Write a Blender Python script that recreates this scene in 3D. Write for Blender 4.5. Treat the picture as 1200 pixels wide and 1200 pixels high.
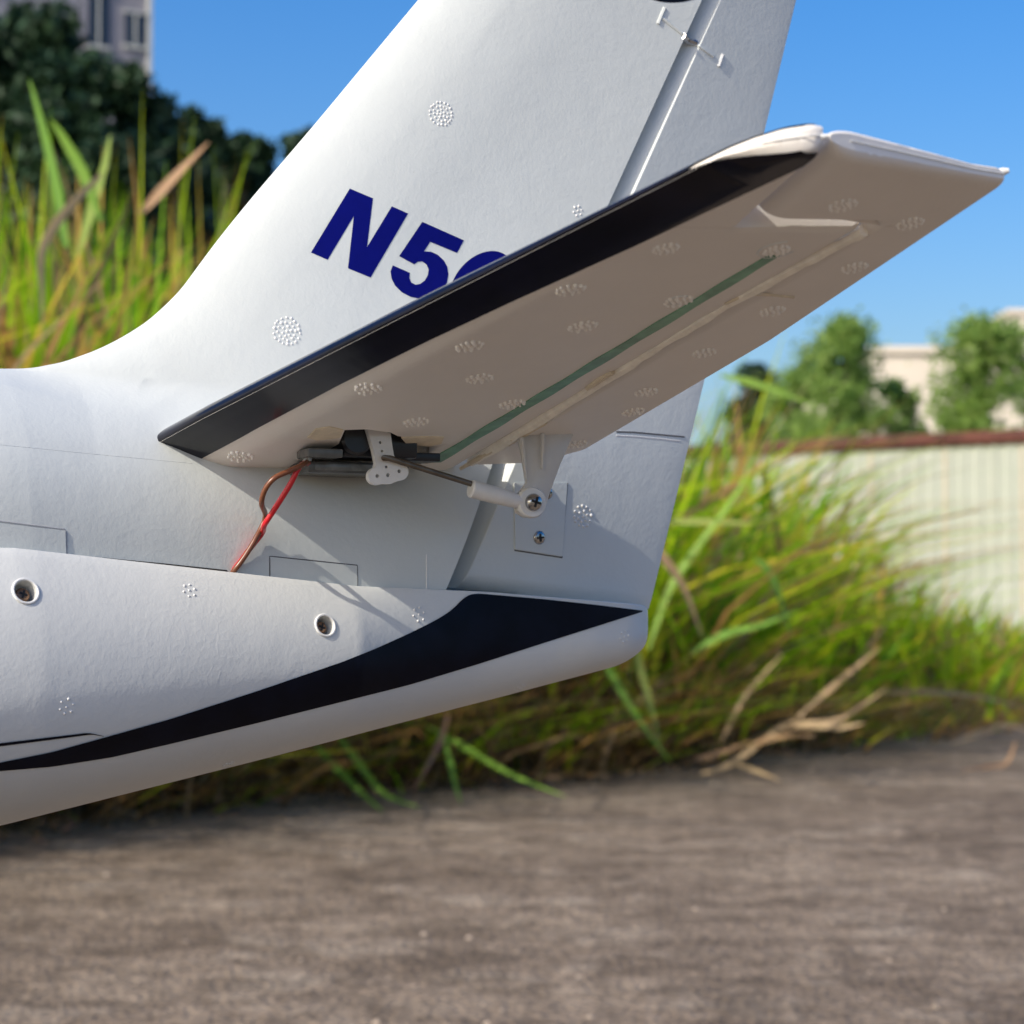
import bpy, bmesh, math, random
import numpy as np
from mathutils import Vector, Matrix
from mathutils.bvhtree import BVHTree
from mathutils.geometry import tessellate_polygon

for o in list(bpy.data.objects):
    bpy.data.objects.remove(o, do_unlink=True)
sc = bpy.context.scene
COL = sc.collection
random.seed(7)
RNG = np.random.default_rng(7)

# ------------------------------------------------------------------ camera
F = 2600.0                      # focal length in photograph pixels (1200 px frame)
HC = 0.25                       # camera height above the pavement
PITCH = math.atan(120 / F)
cam_d = bpy.data.cameras.new('camera')
cam = bpy.data.objects.new('camera', cam_d)
COL.objects.link(cam)
cam.location = (0, 0, HC)
cam.rotation_euler = (math.pi / 2 + PITCH, 0, 0)
cam_d.sensor_width = 36
cam_d.lens = 36 * F / 1200
cam_d.clip_start = 0.02
cam_d.clip_end = 2000
cam_d.dof.use_dof = True
cam_d.dof.focus_distance = 0.455
cam_d.dof.aperture_fstop = 36
sc.camera = cam

# ------------------------------------------------------------------ airplane frame
YAW = math.radians(25)
RL = np.array([[math.cos(YAW), math.sin(YAW), 0], [-math.sin(YAW), math.cos(YAW), 0], [0, 0, 1.0]])
O = np.array([0.0122778, 0.51087569, 0.28754999])
CAM = np.array([0, 0, HC])
_f = np.array([0, math.cos(PITCH), math.sin(PITCH)])
_u = np.array([0, -math.sin(PITCH), math.cos(PITCH)])
_r = np.array([1.0, 0, 0])
C0 = RL @ (CAM - O)

def wray(px, py):
    return _f + (px - 600) / F * _r + (600 - py) / F * _u

def at(px, py, depth):
    d = wray(px, py)
    return CAM + d * (depth / d[1])

def on_ground(px, py, z=0.0):
    d = wray(px, py)
    return CAM + d * ((z - HC) / d[2])

def lray(px, py):
    return RL @ wray(px, py)

def hit(px, py, n, k):
    v = lray(px, py)
    return C0 + v * ((k - n @ C0) / (n @ v))

def hy(px, py, y):
    return hit(px, py, np.array([0, 1.0, 0]), y)

SN = np.array([-0.06115731, 0.23549955, 1.0])     # plane of the stabilizer underside
SK = -0.00598068

def hs(px, py, off=0.0):
    return hit(px, py, SN, SK + off)

def plane_z(x, Y):
    return SK - SN[0] * x + SN[1] * Y

# ------------------------------------------------------------------ light
S_LOCAL = np.array([-3.2, -1.0, 2.44])
S_LOCAL /= np.linalg.norm(S_LOCAL)
SUN = RL.T @ S_LOCAL
sun_el = math.asin(SUN[2])
sun_az = math.atan2(SUN[0], SUN[1])
world = bpy.data.worlds.new('World')
sc.world = world
world.use_nodes = True
wn = world.node_tree
wn.nodes.clear()
wo = wn.nodes.new('ShaderNodeOutputWorld')
wb = wn.nodes.new('ShaderNodeBackground')
sky = wn.nodes.new('ShaderNodeTexSky')
sky.sky_type = 'NISHITA'
sky.sun_disc = False
sky.sun_elevation = sun_el
sky.sun_rotation = sun_az
sky.altitude = 0
sky.air_density = 1.0
sky.dust_density = 3.0
sky.ozone_density = 2.5
wb.inputs['Strength'].default_value = 0.122
hs_ = wn.nodes.new('ShaderNodeHueSaturation')
hs_.inputs['Saturation'].default_value = 1.5
hs_.inputs['Hue'].default_value = 0.509
hs_.inputs['Value'].default_value = 1.0
wn.links.new(sky.outputs[0], hs_.inputs['Color'])
wn.links.new(hs_.outputs[0], wb.inputs[0])
wn.links.new(wb.outputs[0], wo.inputs[0])
sd = bpy.data.lights.new('sun', 'SUN')
sd.energy = 2.7
sd.angle = math.radians(0.5)
sd.color = (1.0, 0.93, 0.82)
so = bpy.data.objects.new('sun', sd)
COL.objects.link(so)
so.rotation_euler = Vector(SUN).to_track_quat('Z', 'Y').to_euler()
so.location = Vector(SUN) * 20
sc.view_settings.view_transform = 'Standard'
sc.view_settings.look = 'None'
sc.view_settings.gamma = 1
sc.view_settings.exposure = 0.66
sc.render.engine = 'CYCLES'
try:
    sc.cycles.use_denoising = True
    sc.cycles.denoiser = 'OPENIMAGEDENOISE'
except Exception:
    pass
sc.cycles.max_bounces = 6
sc.cycles.transparent_max_bounces = 8

# ------------------------------------------------------------------ helpers
def tag(o, label=None, cat=None, group=None, kind=None):
    if label: o['label'] = label
    if cat: o['category'] = cat
    if group: o['group'] = group
    if kind: o['kind'] = kind
    return o

def link(name, me, mat=None, parent=None):
    o = bpy.data.objects.new(name, me)
    COL.objects.link(o)
    if mat is not None and len(me.materials) == 0:
        me.materials.append(mat)
    if parent is not None:
        o.parent = parent
    return o

def mesh_of(name, verts, faces, smooth=True):
    me = bpy.data.meshes.new(name)
    me.from_pydata([tuple(map(float, v)) for v in verts], [], [tuple(map(int, f)) for f in faces])
    me.update()
    if smooth:
        me.polygons.foreach_set('use_smooth', [True] * len(me.polygons))
    return me

def fix_normals(me, angle=None):
    bm = bmesh.new(); bm.from_mesh(me)
    bmesh.ops.recalc_face_normals(bm, faces=bm.faces)
    if angle:
        for e in bm.edges:
            if len(e.link_faces) == 2 and e.calc_face_angle(0) > angle:
                e.smooth = False
    bm.to_mesh(me); bm.free()
    return me

def part(name, verts, faces, mat, parent, smooth=True, sharp=math.radians(38), recalc=True, weld=False):
    me = mesh_of(name, verts, faces, smooth)
    if weld:
        bm = bmesh.new(); bm.from_mesh(me); bmesh.ops.remove_doubles(bm, verts=bm.verts, dist=2e-6); bm.to_mesh(me); bm.free()
    if recalc:
        fix_normals(me, sharp)
    return link(name, me, mat, parent)

def empty(name, loc, rz=0):
    o = bpy.data.objects.new(name, None)
    COL.objects.link(o)
    o.location = loc
    o.rotation_euler = (0, 0, rz)
    o.empty_display_size = 0.05
    return o

def loft(rings, closed=True, caps=True):
    n = len(rings[0]); V = []; Fc = []
    for r in rings:
        V.extend(r)
    for i in range(len(rings) - 1):
        for j in range(n if closed else n - 1):
            k = (j + 1) % n
            Fc.append((i * n + j, i * n + k, (i + 1) * n + k, (i + 1) * n + j))
    if caps:
        Fc.append(tuple(range(n)))
        Fc.append(tuple((len(rings) - 1) * n + j for j in reversed(range(n))))
    return V, Fc

def tube(pts, rad, n=8, caps=True):
    pts = [Vector(p) for p in pts]
    if not hasattr(rad, '__len__'):
        rad = [rad] * len(pts)
    rings = []; prev = None
    for i, p in enumerate(pts):
        t = (pts[min(i + 1, len(pts) - 1)] - pts[max(i - 1, 0)]).normalized()
        if prev is None:
            a = t.orthogonal().normalized()
        else:
            a = (prev - t * prev.dot(t)).normalized()
        prev = a
        b = t.cross(a)
        rings.append([tuple(p + (a * math.cos(2 * math.pi * k / n) + b * math.sin(2 * math.pi * k / n)) * rad[i]) for k in range(n)])
    return loft(rings, True, caps)

def smooth_path(pts, n):
    P = np.array(pts, float); m = len(P)
    out = []
    for t in np.linspace(0, m - 1, n):
        i = min(int(t), m - 2); u = t - i
        p0 = P[max(i - 1, 0)]; p1 = P[i]; p2 = P[i + 1]; p3 = P[min(i + 2, m - 1)]
        out.append(0.5 * ((2 * p1) + (-p0 + p2) * u + (2 * p0 - 5 * p1 + 4 * p2 - p3) * u * u + (-p0 + 3 * p1 - 3 * p2 + p3) * u ** 3))
    return np.array(out)

def box_vf(x0, x1, y0, y1, z0, z1):
    V = [(x, y, z) for x in (x0, x1) for y in (y0, y1) for z in (z0, z1)]
    Fc = [(0, 1, 3, 2), (4, 6, 7, 5), (0, 4, 5, 1), (2, 3, 7, 6), (0, 2, 6, 4), (1, 5, 7, 3)]
    return V, Fc

def bevel_part(name, V, Fc, mat, parent, w=0.0004, seg=2):
    me = mesh_of(name, V, Fc, True)
    bm = bmesh.new(); bm.from_mesh(me)
    bmesh.ops.recalc_face_normals(bm, faces=bm.faces)
    bmesh.ops.bevel(bm, geom=list(bm.edges), offset=w, segments=seg, affect='EDGES', profile=0.6)
    for e in bm.edges:
        if len(e.link_faces) == 2 and e.calc_face_angle(0) > math.radians(50):
            e.smooth = False
    for f in bm.faces: f.smooth = True
    bm.to_mesh(me); bm.free()
    return link(name, me, mat, parent)

def prism(poly3, normal, thick):
    nrm = np.array(normal, float); nrm /= np.linalg.norm(nrm)
    n = len(poly3)
    V = [tuple(np.array(p) + nrm * thick / 2) for p in poly3] + [tuple(np.array(p) - nrm * thick / 2) for p in poly3]
    Fc = [tuple(range(n)), tuple(reversed(range(n, 2 * n)))]
    for i in range(n):
        j = (i + 1) % n
        Fc.append((i, j, n + j, n + i))
    return V, Fc

def boolean(o, cutters):
    for c in cutters:
        m = o.modifiers.new('cut', 'BOOLEAN')
        m.operation = 'DIFFERENCE'; m.solver = 'EXACT'; m.object = c
    dg = bpy.context.evaluated_depsgraph_get()
    me = bpy.data.meshes.new_from_object(o.evaluated_get(dg))
    old = o.data
    o.modifiers.clear()
    o.data = me
    bpy.data.meshes.remove(old)
    for c in cutters:
        d = c.data
        bpy.data.objects.remove(c, do_unlink=True)
        bpy.data.meshes.remove(d)
    bm = bmesh.new(); bm.from_mesh(me)
    for e in bm.edges:
        e.smooth = not (len(e.link_faces) == 2 and e.calc_face_angle(0) > math.radians(38))
    for f in bm.faces: f.smooth = True
    bm.to_mesh(me); bm.free()
    return o

class Surf:
    """ray hits on a part, in airplane coordinates"""
    def __init__(self, *objs):
        V = []; P = []
        for o in objs:
            b = len(V)
            V += [v.co.copy() for v in o.data.vertices]
            P += [[b + i for i in p.vertices] for p in o.data.polygons]
        self.t = BVHTree.FromPolygons(V, P)
    def __call__(self, px, py, off=0.0):
        d = Vector(lray(px, py)).normalized()
        loc, nrm, idx, dist = self.t.ray_cast(Vector(C0), d)
        if loc is None:
            # nearest point of the surface to the ray
            best = None
            for k in np.linspace(0.3, 0.62, 120):
                q = Vector(C0) + d * k
                l, n_, i_, ds = self.t.find_nearest(q)
                if best is None or ds < best[2]:
                    best = (l, n_, ds)
            loc, nrm = best[0], best[1]
        if nrm.dot(d) > 0:
            nrm = -nrm
        return np.array(loc + nrm * off), np.array(nrm)

# ------------------------------------------------------------------ materials
def mat_new(name):
    m = bpy.data.materials.new(name)
    m.use_nodes = True
    nt = m.node_tree
    b = nt.nodes['Principled BSDF']
    return m, nt, b

def node(nt, kind, **kw):
    n = nt.nodes.new(kind)
    for k, v in kw.items():
        if k in n.inputs.keys() if isinstance(k, str) else False:
            n.inputs[k].default_value = v
        else:
            setattr(n, k, v)
    return n

def setin(n, **kw):
    for k, v in kw.items():
        n.inputs[k.replace('_', ' ')].default_value = v

def noise(nt, scale, detail=4, rough=0.55, vec=None):
    n = nt.nodes.new('ShaderNodeTexNoise')
    n.inputs['Scale'].default_value = scale
    n.inputs['Detail'].default_value = detail
    n.inputs['Roughness'].default_value = rough
    if vec is not None: nt.links.new(vec, n.inputs['Vector'])
    return n

def ramp(nt, fac, stops):
    r = nt.nodes.new('ShaderNodeValToRGB')
    el = r.color_ramp.elements
    while len(el) < len(stops): el.new(0.5)
    for e, (p, c) in zip(el, stops):
        e.position = p
        e.color = c if len(c) == 4 else (*c, 1)
    nt.links.new(fac, r.inputs[0])
    return r

def coords(nt, kind='Object'):
    t = nt.nodes.new('ShaderNodeTexCoord')
    return t.outputs[kind]

def plain(name, col, rough=0.5, metal=0.0, spec=0.5, trans=0.0, coat=0.0, var=0.06, scale=300, bump=0.0):
    m, nt, b = mat_new(name)
    v = coords(nt)
    n = noise(nt, scale, 3, 0.6, v)
    c0 = tuple(max(0, c * (1 - var)) for c in col); c1 = tuple(min(1, c * (1 + var)) for c in col)
    r = ramp(nt, n.outputs[0], [(0.35, c0), (0.65, c1)])
    nt.links.new(r.outputs[0], b.inputs['Base Color'])
    b.inputs['Roughness'].default_value = rough
    b.inputs['Metallic'].default_value = metal
    b.inputs['Specular IOR Level'].default_value = spec
    b.inputs['Transmission Weight'].default_value = trans
    b.inputs['Coat Weight'].default_value = coat
    if bump:
        bp = nt.nodes.new('ShaderNodeBump')
        bp.inputs['Strength'].default_value = bump
        bp.inputs['Distance'].default_value = 0.0005
        nt.links.new(n.outputs[0], bp.inputs['Height'])
        nt.links.new(bp.outputs[0], b.inputs['Normal'])
    return m

def foam(name, col=(0.605, 0.635, 0.615), strength=0.30, cells=0.10):
    """painted expanded-bead foam: faint bead cells, pinholes, light grime"""
    m, nt, b = mat_new(name)
    v = coords(nt)
    n0 = noise(nt, 35, 5, 0.6, v)
    r0 = ramp(nt, n0.outputs[0], [(0.3, tuple(c * 0.955 for c in col)), (0.62, col)])
    n1 = noise(nt, 900, 3, 0.6, v)
    spots = ramp(nt, noise(nt, 210, 6, 0.72, v).outputs[0], [(0.70, (0, 0, 0)), (0.76, (1, 1, 1))])
    mx = nt.nodes.new('ShaderNodeMixRGB'); mx.blend_type = 'MIX'
    nt.links.new(spots.outputs[0], mx.inputs[0])
    nt.links.new(r0.outputs[0], mx.inputs[1])
    mx.inputs[2].default_value = (col[0] * 0.9, col[1] * 0.87, col[2] * 0.82, 1)
    nt.links.new(mx.outputs[0], b.inputs['Base Color'])
    b.inputs['Roughness'].default_value = 0.42
    b.inputs['Specular IOR Level'].default_value = 0.4
    vo = nt.nodes.new('ShaderNodeTexVoronoi')
    vo.feature = 'DISTANCE_TO_EDGE'
    vo.inputs['Scale'].default_value = 330
    nt.links.new(v, vo.inputs['Vector'])
    vr = ramp(nt, vo.outputs['Distance'], [(0.0, (0, 0, 0)), (0.09, (1, 1, 1))])
    patch = ramp(nt, noise(nt, 22, 3, 0.5, v).outputs[0], [(0.50, (0, 0, 0)), (0.72, (1, 1, 1))])
    mm = nt.nodes.new('ShaderNodeMath'); mm.operation = 'MULTIPLY'
    inv = nt.nodes.new('ShaderNodeMath'); inv.operation = 'SUBTRACT'
    inv.inputs[0].default_value = 1.0
    nt.links.new(vr.outputs[0], inv.inputs[1])
    sc_ = nt.nodes.new('ShaderNodeMath'); sc_.operation = 'MULTIPLY'; sc_.inputs[1].default_value = cells
    nt.links.new(inv.outputs[0], sc_.inputs[0])
    nt.links.new(sc_.outputs[0], mm.inputs[0]); nt.links.new(patch.outputs[0], mm.inputs[1])
    a1 = nt.nodes.new('ShaderNodeMath'); a1.operation = 'MULTIPLY_ADD'
    nt.links.new(n1.outputs[0], a1.inputs[0]); a1.inputs[1].default_value = 0.5
    nt.links.new(mm.outputs[0], a1.inputs[2])
    n2 = noise(nt, 130, 4, 0.6, v)
    a2 = nt.nodes.new('ShaderNodeMath'); a2.operation = 'MULTIPLY_ADD'
    nt.links.new(n2.outputs[0], a2.inputs[0]); a2.inputs[1].default_value = 1.3
    nt.links.new(a1.outputs[0], a2.inputs[2])
    a3 = nt.nodes.new('ShaderNodeMath'); a3.operation = 'SUBTRACT'
    nt.links.new(a2.outputs[0], a3.inputs[0])
    nt.links.new(spots.outputs[0], a3.inputs[1])
    bp = nt.nodes.new('ShaderNodeBump')
    bp.inputs['Strength'].default_value = strength
    bp.inputs['Distance'].default_value = 0.00035
    nt.links.new(a3.outputs[0], bp.inputs['Height'])
    nt.links.new(bp.outputs[0], b.inputs['Normal'])
    return m

FOAM = foam('white_foam')
FOAM_B = foam('white_foam_belly', (0.655, 0.665, 0.64), 0.30, 0.22)
FOAM_S = foam('bounce_tinted_foam', (0.82, 0.78, 0.72), 0.25, 0.12)  # white foam warmed and lightened to carry ground bounce in its colour
BEAD = plain('foam_bead', (0.72, 0.72, 0.70), 0.4, var=0.03)
BEAD_S = plain('lightened_bead', (0.93, 0.90, 0.85), 0.35, var=0.03)  # bead colour lightened for contrast that the even bounce light doesn't give
BLACK = plain('gloss_black_film', (0.004, 0.004, 0.011), 0.17, spec=0.26, coat=0.0, var=0.4, scale=90, bump=0.12)
STRIPE = plain('black_vinyl', (0.003, 0.004, 0.010), 0.4, spec=0.12, var=0.3, scale=120, bump=0.06)
NAVY = plain('navy_vinyl', (0.001, 0.003, 0.13), 0.6, spec=0.1, var=0.05)
GREEN = plain('green_fibre_strip', (0.15, 0.34, 0.22), 0.35, var=0.25, scale=200)
SMOKE = plain('smoked_plastic', (0.10, 0.105, 0.105), 0.22, var=0.3, scale=150)
SMOKE_L = plain('clear_smoked_plastic', (0.19, 0.20, 0.195), 0.2, var=0.35, scale=220)
SMOKE_D = plain('dark_plastic', (0.012, 0.013, 0.018), 0.3, var=0.2)
NYLON = plain('white_nylon', (0.72, 0.72, 0.71), 0.32, var=0.03, scale=400)
STEEL = plain('bright_steel', (0.42, 0.42, 0.42), 0.22, metal=1.0, var=0.15)
ROD = plain('dark_rod', (0.17, 0.155, 0.135), 0.35, metal=1.0, var=0.2)
BRASS = plain('browned_screw', (0.26, 0.15, 0.09), 0.4, metal=0.6, var=0.2)
HOLE = plain('dark_recess', (0.012, 0.011, 0.010), 0.6)
RUBBER = plain('rubber', (0.015, 0.015, 0.016), 0.7)
BROWNW = plain('brown_wire', (0.16, 0.055, 0.025), 0.32, var=0.1)
REDW = plain('red_wire', (0.55, 0.012, 0.02), 0.3, var=0.08)
TANFOAM = plain('bare_foam', (0.72, 0.62, 0.46), 0.6, var=0.1, bump=0.3)
HINGE_BOUNCE = plain('hinge_bounce_cream', (0.93, 0.87, 0.75), 0.5, var=0.08, bump=0.2)  # cream standing in for bounce light along the elevator hinge
EDGE_SHADE = plain('edge_shade_grey', (0.36, 0.37, 0.38), 0.6)  # grey that paints the shading along a recessed panel edge
SHADOWGAP = plain('parting_line', (0.10, 0.10, 0.105), 0.6)

# translucent nylon horn
HORN, _nt, _b = mat_new('milky_nylon')
_tr = _nt.nodes.new('ShaderNodeBsdfTranslucent'); _tr.inputs[0].default_value = (0.8, 0.78, 0.74, 1)
_mx = _nt.nodes.new('ShaderNodeMixShader'); _mx.inputs[0].default_value = 0.35
_n = noise(_nt, 300, 3, 0.5, coords(_nt))
_rr = ramp(_nt, _n.outputs[0], [(0.3, (0.76, 0.75, 0.73)), (0.7, (0.82, 0.81, 0.80))])
_nt.links.new(_rr.outputs[0], _b.inputs['Base Color'])
_b.inputs['Roughness'].default_value = 0.3
_nt.links.new(_b.outputs[0], _mx.inputs[1]); _nt.links.new(_tr.outputs[0], _mx.inputs[2])
_nt.links.new(_mx.outputs[0], _nt.nodes['Material Output'].inputs[0])

# ================================================================== GROUND AND PAVEMENT
def earth_mat():
    m, nt, b = mat_new('earth_and_thatch')
    v = coords(nt)
    n = noise(nt, 1.3, 8, 0.65, v)
    r = ramp(nt, n.outputs[0], [(0.3, (0.025, 0.02, 0.013)), (0.5, (0.045, 0.042, 0.018)), (0.7, (0.075, 0.06, 0.032))])
    nt.links.new(r.outputs[0], b.inputs['Base Color'])
    b.inputs['Roughness'].default_value = 0.95
    b.inputs['Specular IOR Level'].default_value = 0.1
    return m

def pave_mat():
    m, nt, b = mat_new('weathered_pavement')
    v = coords(nt)
    big = noise(nt, 2.6, 6, 0.62, v)
    base = ramp(nt, big.outputs[0], [(0.30, (0.182, 0.138, 0.099)), (0.50, (0.245, 0.189, 0.137)), (0.68, (0.335, 0.265, 0.194))])
    pat = noise(nt, 8.0, 7, 0.68, v)
    pr = ramp(nt, pat.outputs[0], [(0.53, (0, 0, 0)), (0.66, (1, 1, 1))])
    mx = nt.nodes.new('ShaderNodeMixRGB')
    mf = nt.nodes.new('ShaderNodeMath'); mf.operation = 'MULTIPLY'; mf.inputs[1].default_value = 0.6
    nt.links.new(pr.outputs[0], mf.inputs[0]); nt.links.new(mf.outputs[0], mx.inputs[0])
    nt.links.new(base.outputs[0], mx.inputs[1]); mx.inputs[2].default_value = (0.42, 0.35, 0.27, 1)
    drk = noise(nt, 11, 6, 0.7, v)
    dr = ramp(nt, drk.outputs[0], [(0.40, (0.46, 0.44, 0.42)), (0.54, (1, 1, 1))])
    m2 = nt.nodes.new('ShaderNodeMixRGB'); m2.blend_type = 'MULTIPLY'; m2.inputs[0].default_value = 0.8
    m2.inputs[0].default_value = 0.65
    nt.links.new(mx.outputs[0], m2.inputs[1]); nt.links.new(dr.outputs[0], m2.inputs[2])
    # exposed grit
    vo = nt.nodes.new('ShaderNodeTexVoronoi'); vo.inputs['Scale'].default_value = 170
    nt.links.new(v, vo.inputs['Vector'])
    gr = ramp(nt, vo.outputs['Color'], [(0.0, (0.62, 0.6, 0.58)), (0.7, (1, 1, 1)), (0.93, (1.0, 1.0, 1.0)), (1.0, (1.35, 1.3, 1.2))])
    m3 = nt.nodes.new('ShaderNodeMixRGB'); m3.blend_type = 'MULTIPLY'; m3.inputs[0].default_value = 0.85
    nt.links.new(m2.outputs[0], m3.inputs[1]); nt.links.new(gr.outputs[0], m3.inputs[2])
    fine = noise(nt, 42, 7, 0.8, v)
    fr = ramp(nt, fine.outputs[0], [(0.34, (0.46, 0.45, 0.44)), (0.5, (0.97, 0.97, 0.96)), (0.66, (1.55, 1.52, 1.47))])
    m4 = nt.nodes.new('ShaderNodeMixRGB'); m4.blend_type = 'MULTIPLY'; m4.inputs[0].default_value = 0.9
    nt.links.new(m3.outputs[0], m4.inputs[1]); nt.links.new(fr.outputs[0], m4.inputs[2])
    nt.links.new(m4.outputs[0], b.inputs['Base Color'])
    b.inputs['Roughness'].default_value = 0.9
    b.inputs['Specular IOR Level'].default_value = 0.2
    ad = nt.nodes.new('ShaderNodeMath'); ad.operation = 'MULTIPLY_ADD'
    nt.links.new(pat.outputs[0], ad.inputs[0]); ad.inputs[1].default_value = 3.0
    nt.links.new(vo.outputs['Distance'], ad.inputs[2])
    bp = nt.nodes.new('ShaderNodeBump'); bp.inputs['Strength'].default_value = 0.7; bp.inputs['Distance'].default_value = 0.004
    nt.links.new(ad.outputs[0], bp.inputs['Height']); nt.links.new(bp.outputs[0], b.inputs['Normal'])
    return m

EARTH = earth_mat(); PAVE = pave_mat()
V, Fc = [(-900, -900, -0.03), (900, -900, -0.03), (900, 1500, -0.03), (-900, 1500, -0.03)], [(0, 1, 2, 3)]
tag(link('ground', mesh_of('ground', V, Fc, False), EARTH), kind='structure')

# edge of the pavement, read off the photograph on the ground plane
edge_px = [(0, 975), (150, 955), (300, 937), (450, 925), (600, 914), (750, 900), (900, 880), (1050, 862), (1200, 842)]
EDGE = [on_ground(*p) for p in edge_px]
d0 = EDGE[0] - EDGE[2]; d0 /= np.linalg.norm(d0)
EDGE = [EDGE[0] + d0 * k for k in (9, 5, 2.5, 1.2, 0.5)] + EDGE
d1 = EDGE[-1] - EDGE[-3]; d1 /= np.linalg.norm(d1)
EDGE += [EDGE[-1] + d1 * k for k in (1.0, 2.5)]
EDGE += [EDGE[-1] + np.array([3, 2.2, 0]), EDGE[-1] + np.array([9, 4.5, 0]), EDGE[-1] + np.array([24, 7, 0])]
ep = smooth_path([e[:2] for e in EDGE], 150)
ep = ep + (RNG.random(ep.shape) - 0.5) * 0.02 * np.clip(ep[:, 1:2] / 3, 0.4, 2)
EDGE2 = ep
right_side = [(40, ep[-1][1] - 3), (40, -14), (ep[0][0] + 0.5, -14)]
poly = [(x, y, 0) for x, y in ep] + [(x, y, 0) for x, y in right_side]
V, Fc = prism(poly, (0, 0, 1), 0.028)
V = [(x, y, z - 0.014) for x, y, z in V]
o = link('pavement', mesh_of('pavement', V, Fc, False), PAVE)
fix_normals(o.data)
tag(o, kind='structure')

# ================================================================== AIRPLANE
plane = empty('model_airplane', tuple(O), YAW)
tag(plane, 'white foam model airplane with navy letters on its fin and black stripes', 'model airplane')

# side profile lines, airplane coordinates (metres): x aft, z up
HM = 0.494; SH = -0.01975             # hinge line: x = SH + HM*z
le_px = [(0, 432), (60, 427), (100, 415), (130, 402), (158, 386), (180, 370), (210, 341), (235, 308), (260, 275), (300, 226), (365, 150), (425, 78), (490, 0)]
LE = np.array([hy(px, py, 0)[[0, 2]] for px, py in le_px])
LE = np.vstack([[[-0.80, -0.050], [-0.74, -0.012], [-0.62, 0.012], [-0.45, 0.016], [-0.25, 0.0138], [-0.165, 0.0128]], LE, [[0.0145, 0.165]]])
LE_S = LE[:, 0] - HM * LE[:, 1]

def smooth_curve(P, n):
    return smooth_path(P, n)

LEf = smooth_curve(LE, 400)
LEfS = LEf[:, 0] - HM * LEf[:, 1]

X_ = lambda *a: np.array(a)
SEAM = (X_(-0.80, -0.5, -0.25, -0.134, -0.0867, -0.0586, -0.026, 0.03), X_(-0.055, -0.035, -0.027, -0.025, -0.0293, -0.0318, -0.0328, -0.0365))
WSEAM = (X_(-0.80, -0.74, -0.6, -0.35, -0.2, -0.13, -0.0275, -0.008, 0.03), X_(0.004, 0.024, 0.044, 0.046, 0.037, 0.0293, 0.0130, 0.0105, 0.009))
FTOP = (X_(-0.80, -0.74, -0.62, -0.45, -0.25, -0.13, -0.09, -0.03, 0.03), X_(-0.050, -0.012, 0.012, 0.016, 0.0138, 0.0131, 0.0115, 0.006, -0.002))

def half_thickness(x, z, s):
    zs = np.interp(x, *SEAM); w = np.interp(x, *WSEAM); zf = np.interp(x, *FTOP)
    u = np.clip((z - zs) / np.maximum(zf - zs, 1e-4), 0, 1)
    ex = np.interp(x, [-0.16, -0.115], [0.5, 0.95])
    tf = w * np.maximum(1 - u ** 2.6, 0) ** ex
    # distance to the spine / leading edge line
    A = LEf[:-1]; B = LEf[1:]
    P = np.stack([x, z], -1).reshape(-1, 1, 2)
    AB = (B - A)[None]; AP = P - A[None]
    t = np.clip((AP * AB).sum(-1) / np.maximum((AB ** 2).sum(-1), 1e-12), 0, 1)
    d = np.sqrt(((AP - t[..., None] * AB) ** 2).sum(-1)).min(1).reshape(x.shape)
    uu = np.clip(d / 0.030, 0, 1)
    chord_k = np.clip((SH - s) / 0.05, 0, 1)
    tfin = (0.0064 + 0.0006 * chord_k) * np.sqrt(np.maximum(1 - (1 - uu) ** 2, 0))
    tfin = tfin * np.clip(1 - (z - 0.14) / 0.06, 0.5, 1)
    k = 0.007
    h = np.clip(0.5 + 0.5 * (tf - tfin) / k, 0, 1)
    t = tfin * (1 - h) + tf * h + k * h * (1 - h) * np.clip(uu * 2, 0, 1)
    cap = np.sqrt(np.maximum(d, 0) * 0.05) * 1.1 + d * 0.3
    return np.minimum(t, cap)

# ---- fuselage upper shell and fin (fixed part, up to the hinge line)
ns, nz = 330, 150
ss = np.concatenate([np.linspace(-0.775, -0.16, 60)[:-1], np.linspace(-0.16, SH - 0.0004, ns - 59)])
S2 = np.repeat(ss[:, None], nz, 1)
ztop = np.interp(ss, LEfS, LEf[:, 1])
v = np.linspace(0, 1, nz); v = 1 - (1 - v) ** 1.8
# bottom follows the seam
zb = np.zeros_like(ss) - 0.03
for _ in range(6):
    zb = np.interp(ss + HM * zb, *SEAM) - 0.003
Z2 = zb[:, None] + (ztop - zb)[:, None] * v[None]
X2 = S2 + HM * Z2
T2 = half_thickness(X2, Z2, S2)
T2[:, -1] = 0.0
V = []; Fc = []
for sg in (-1, 1):
    b = len(V)
    V += [(X2[i, j], sg * T2[i, j], Z2[i, j]) for i in range(len(ss)) for j in range(nz)]
    for i in range(len(ss) - 1):
        for j in range(nz - 1):
            q = (b + i * nz + j, b + (i + 1) * nz + j, b + (i + 1) * nz + j + 1, b + i * nz + j + 1)
            Fc.append(q if sg < 0 else q[::-1])
n1 = len(ss) * nz
i = len(ss) - 1
for j in range(nz - 1):           # closing face along the hinge
    Fc.append((i * nz + j, n1 + i * nz + j, n1 + i * nz + j + 1, i * nz + j + 1))
fus = part('fuselage', V, Fc, FOAM, plane, recalc=False)
bm = bmesh.new(); bm.from_mesh(fus.data)
bmesh.ops.remove_doubles(bm, verts=bm.verts, dist=1e-6)
bmesh.ops.recalc_face_normals(bm, faces=bm.faces)
for e in bm.edges:
    if len(e.link_faces) == 2 and e.calc_face_angle(0) > math.radians(60) and all(abs(vv.co.x - HM * vv.co.z - SH) < 0.001 for vv in e.verts):
        e.smooth = False
bm.to_mesh(fus.data); bm.free()

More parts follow.
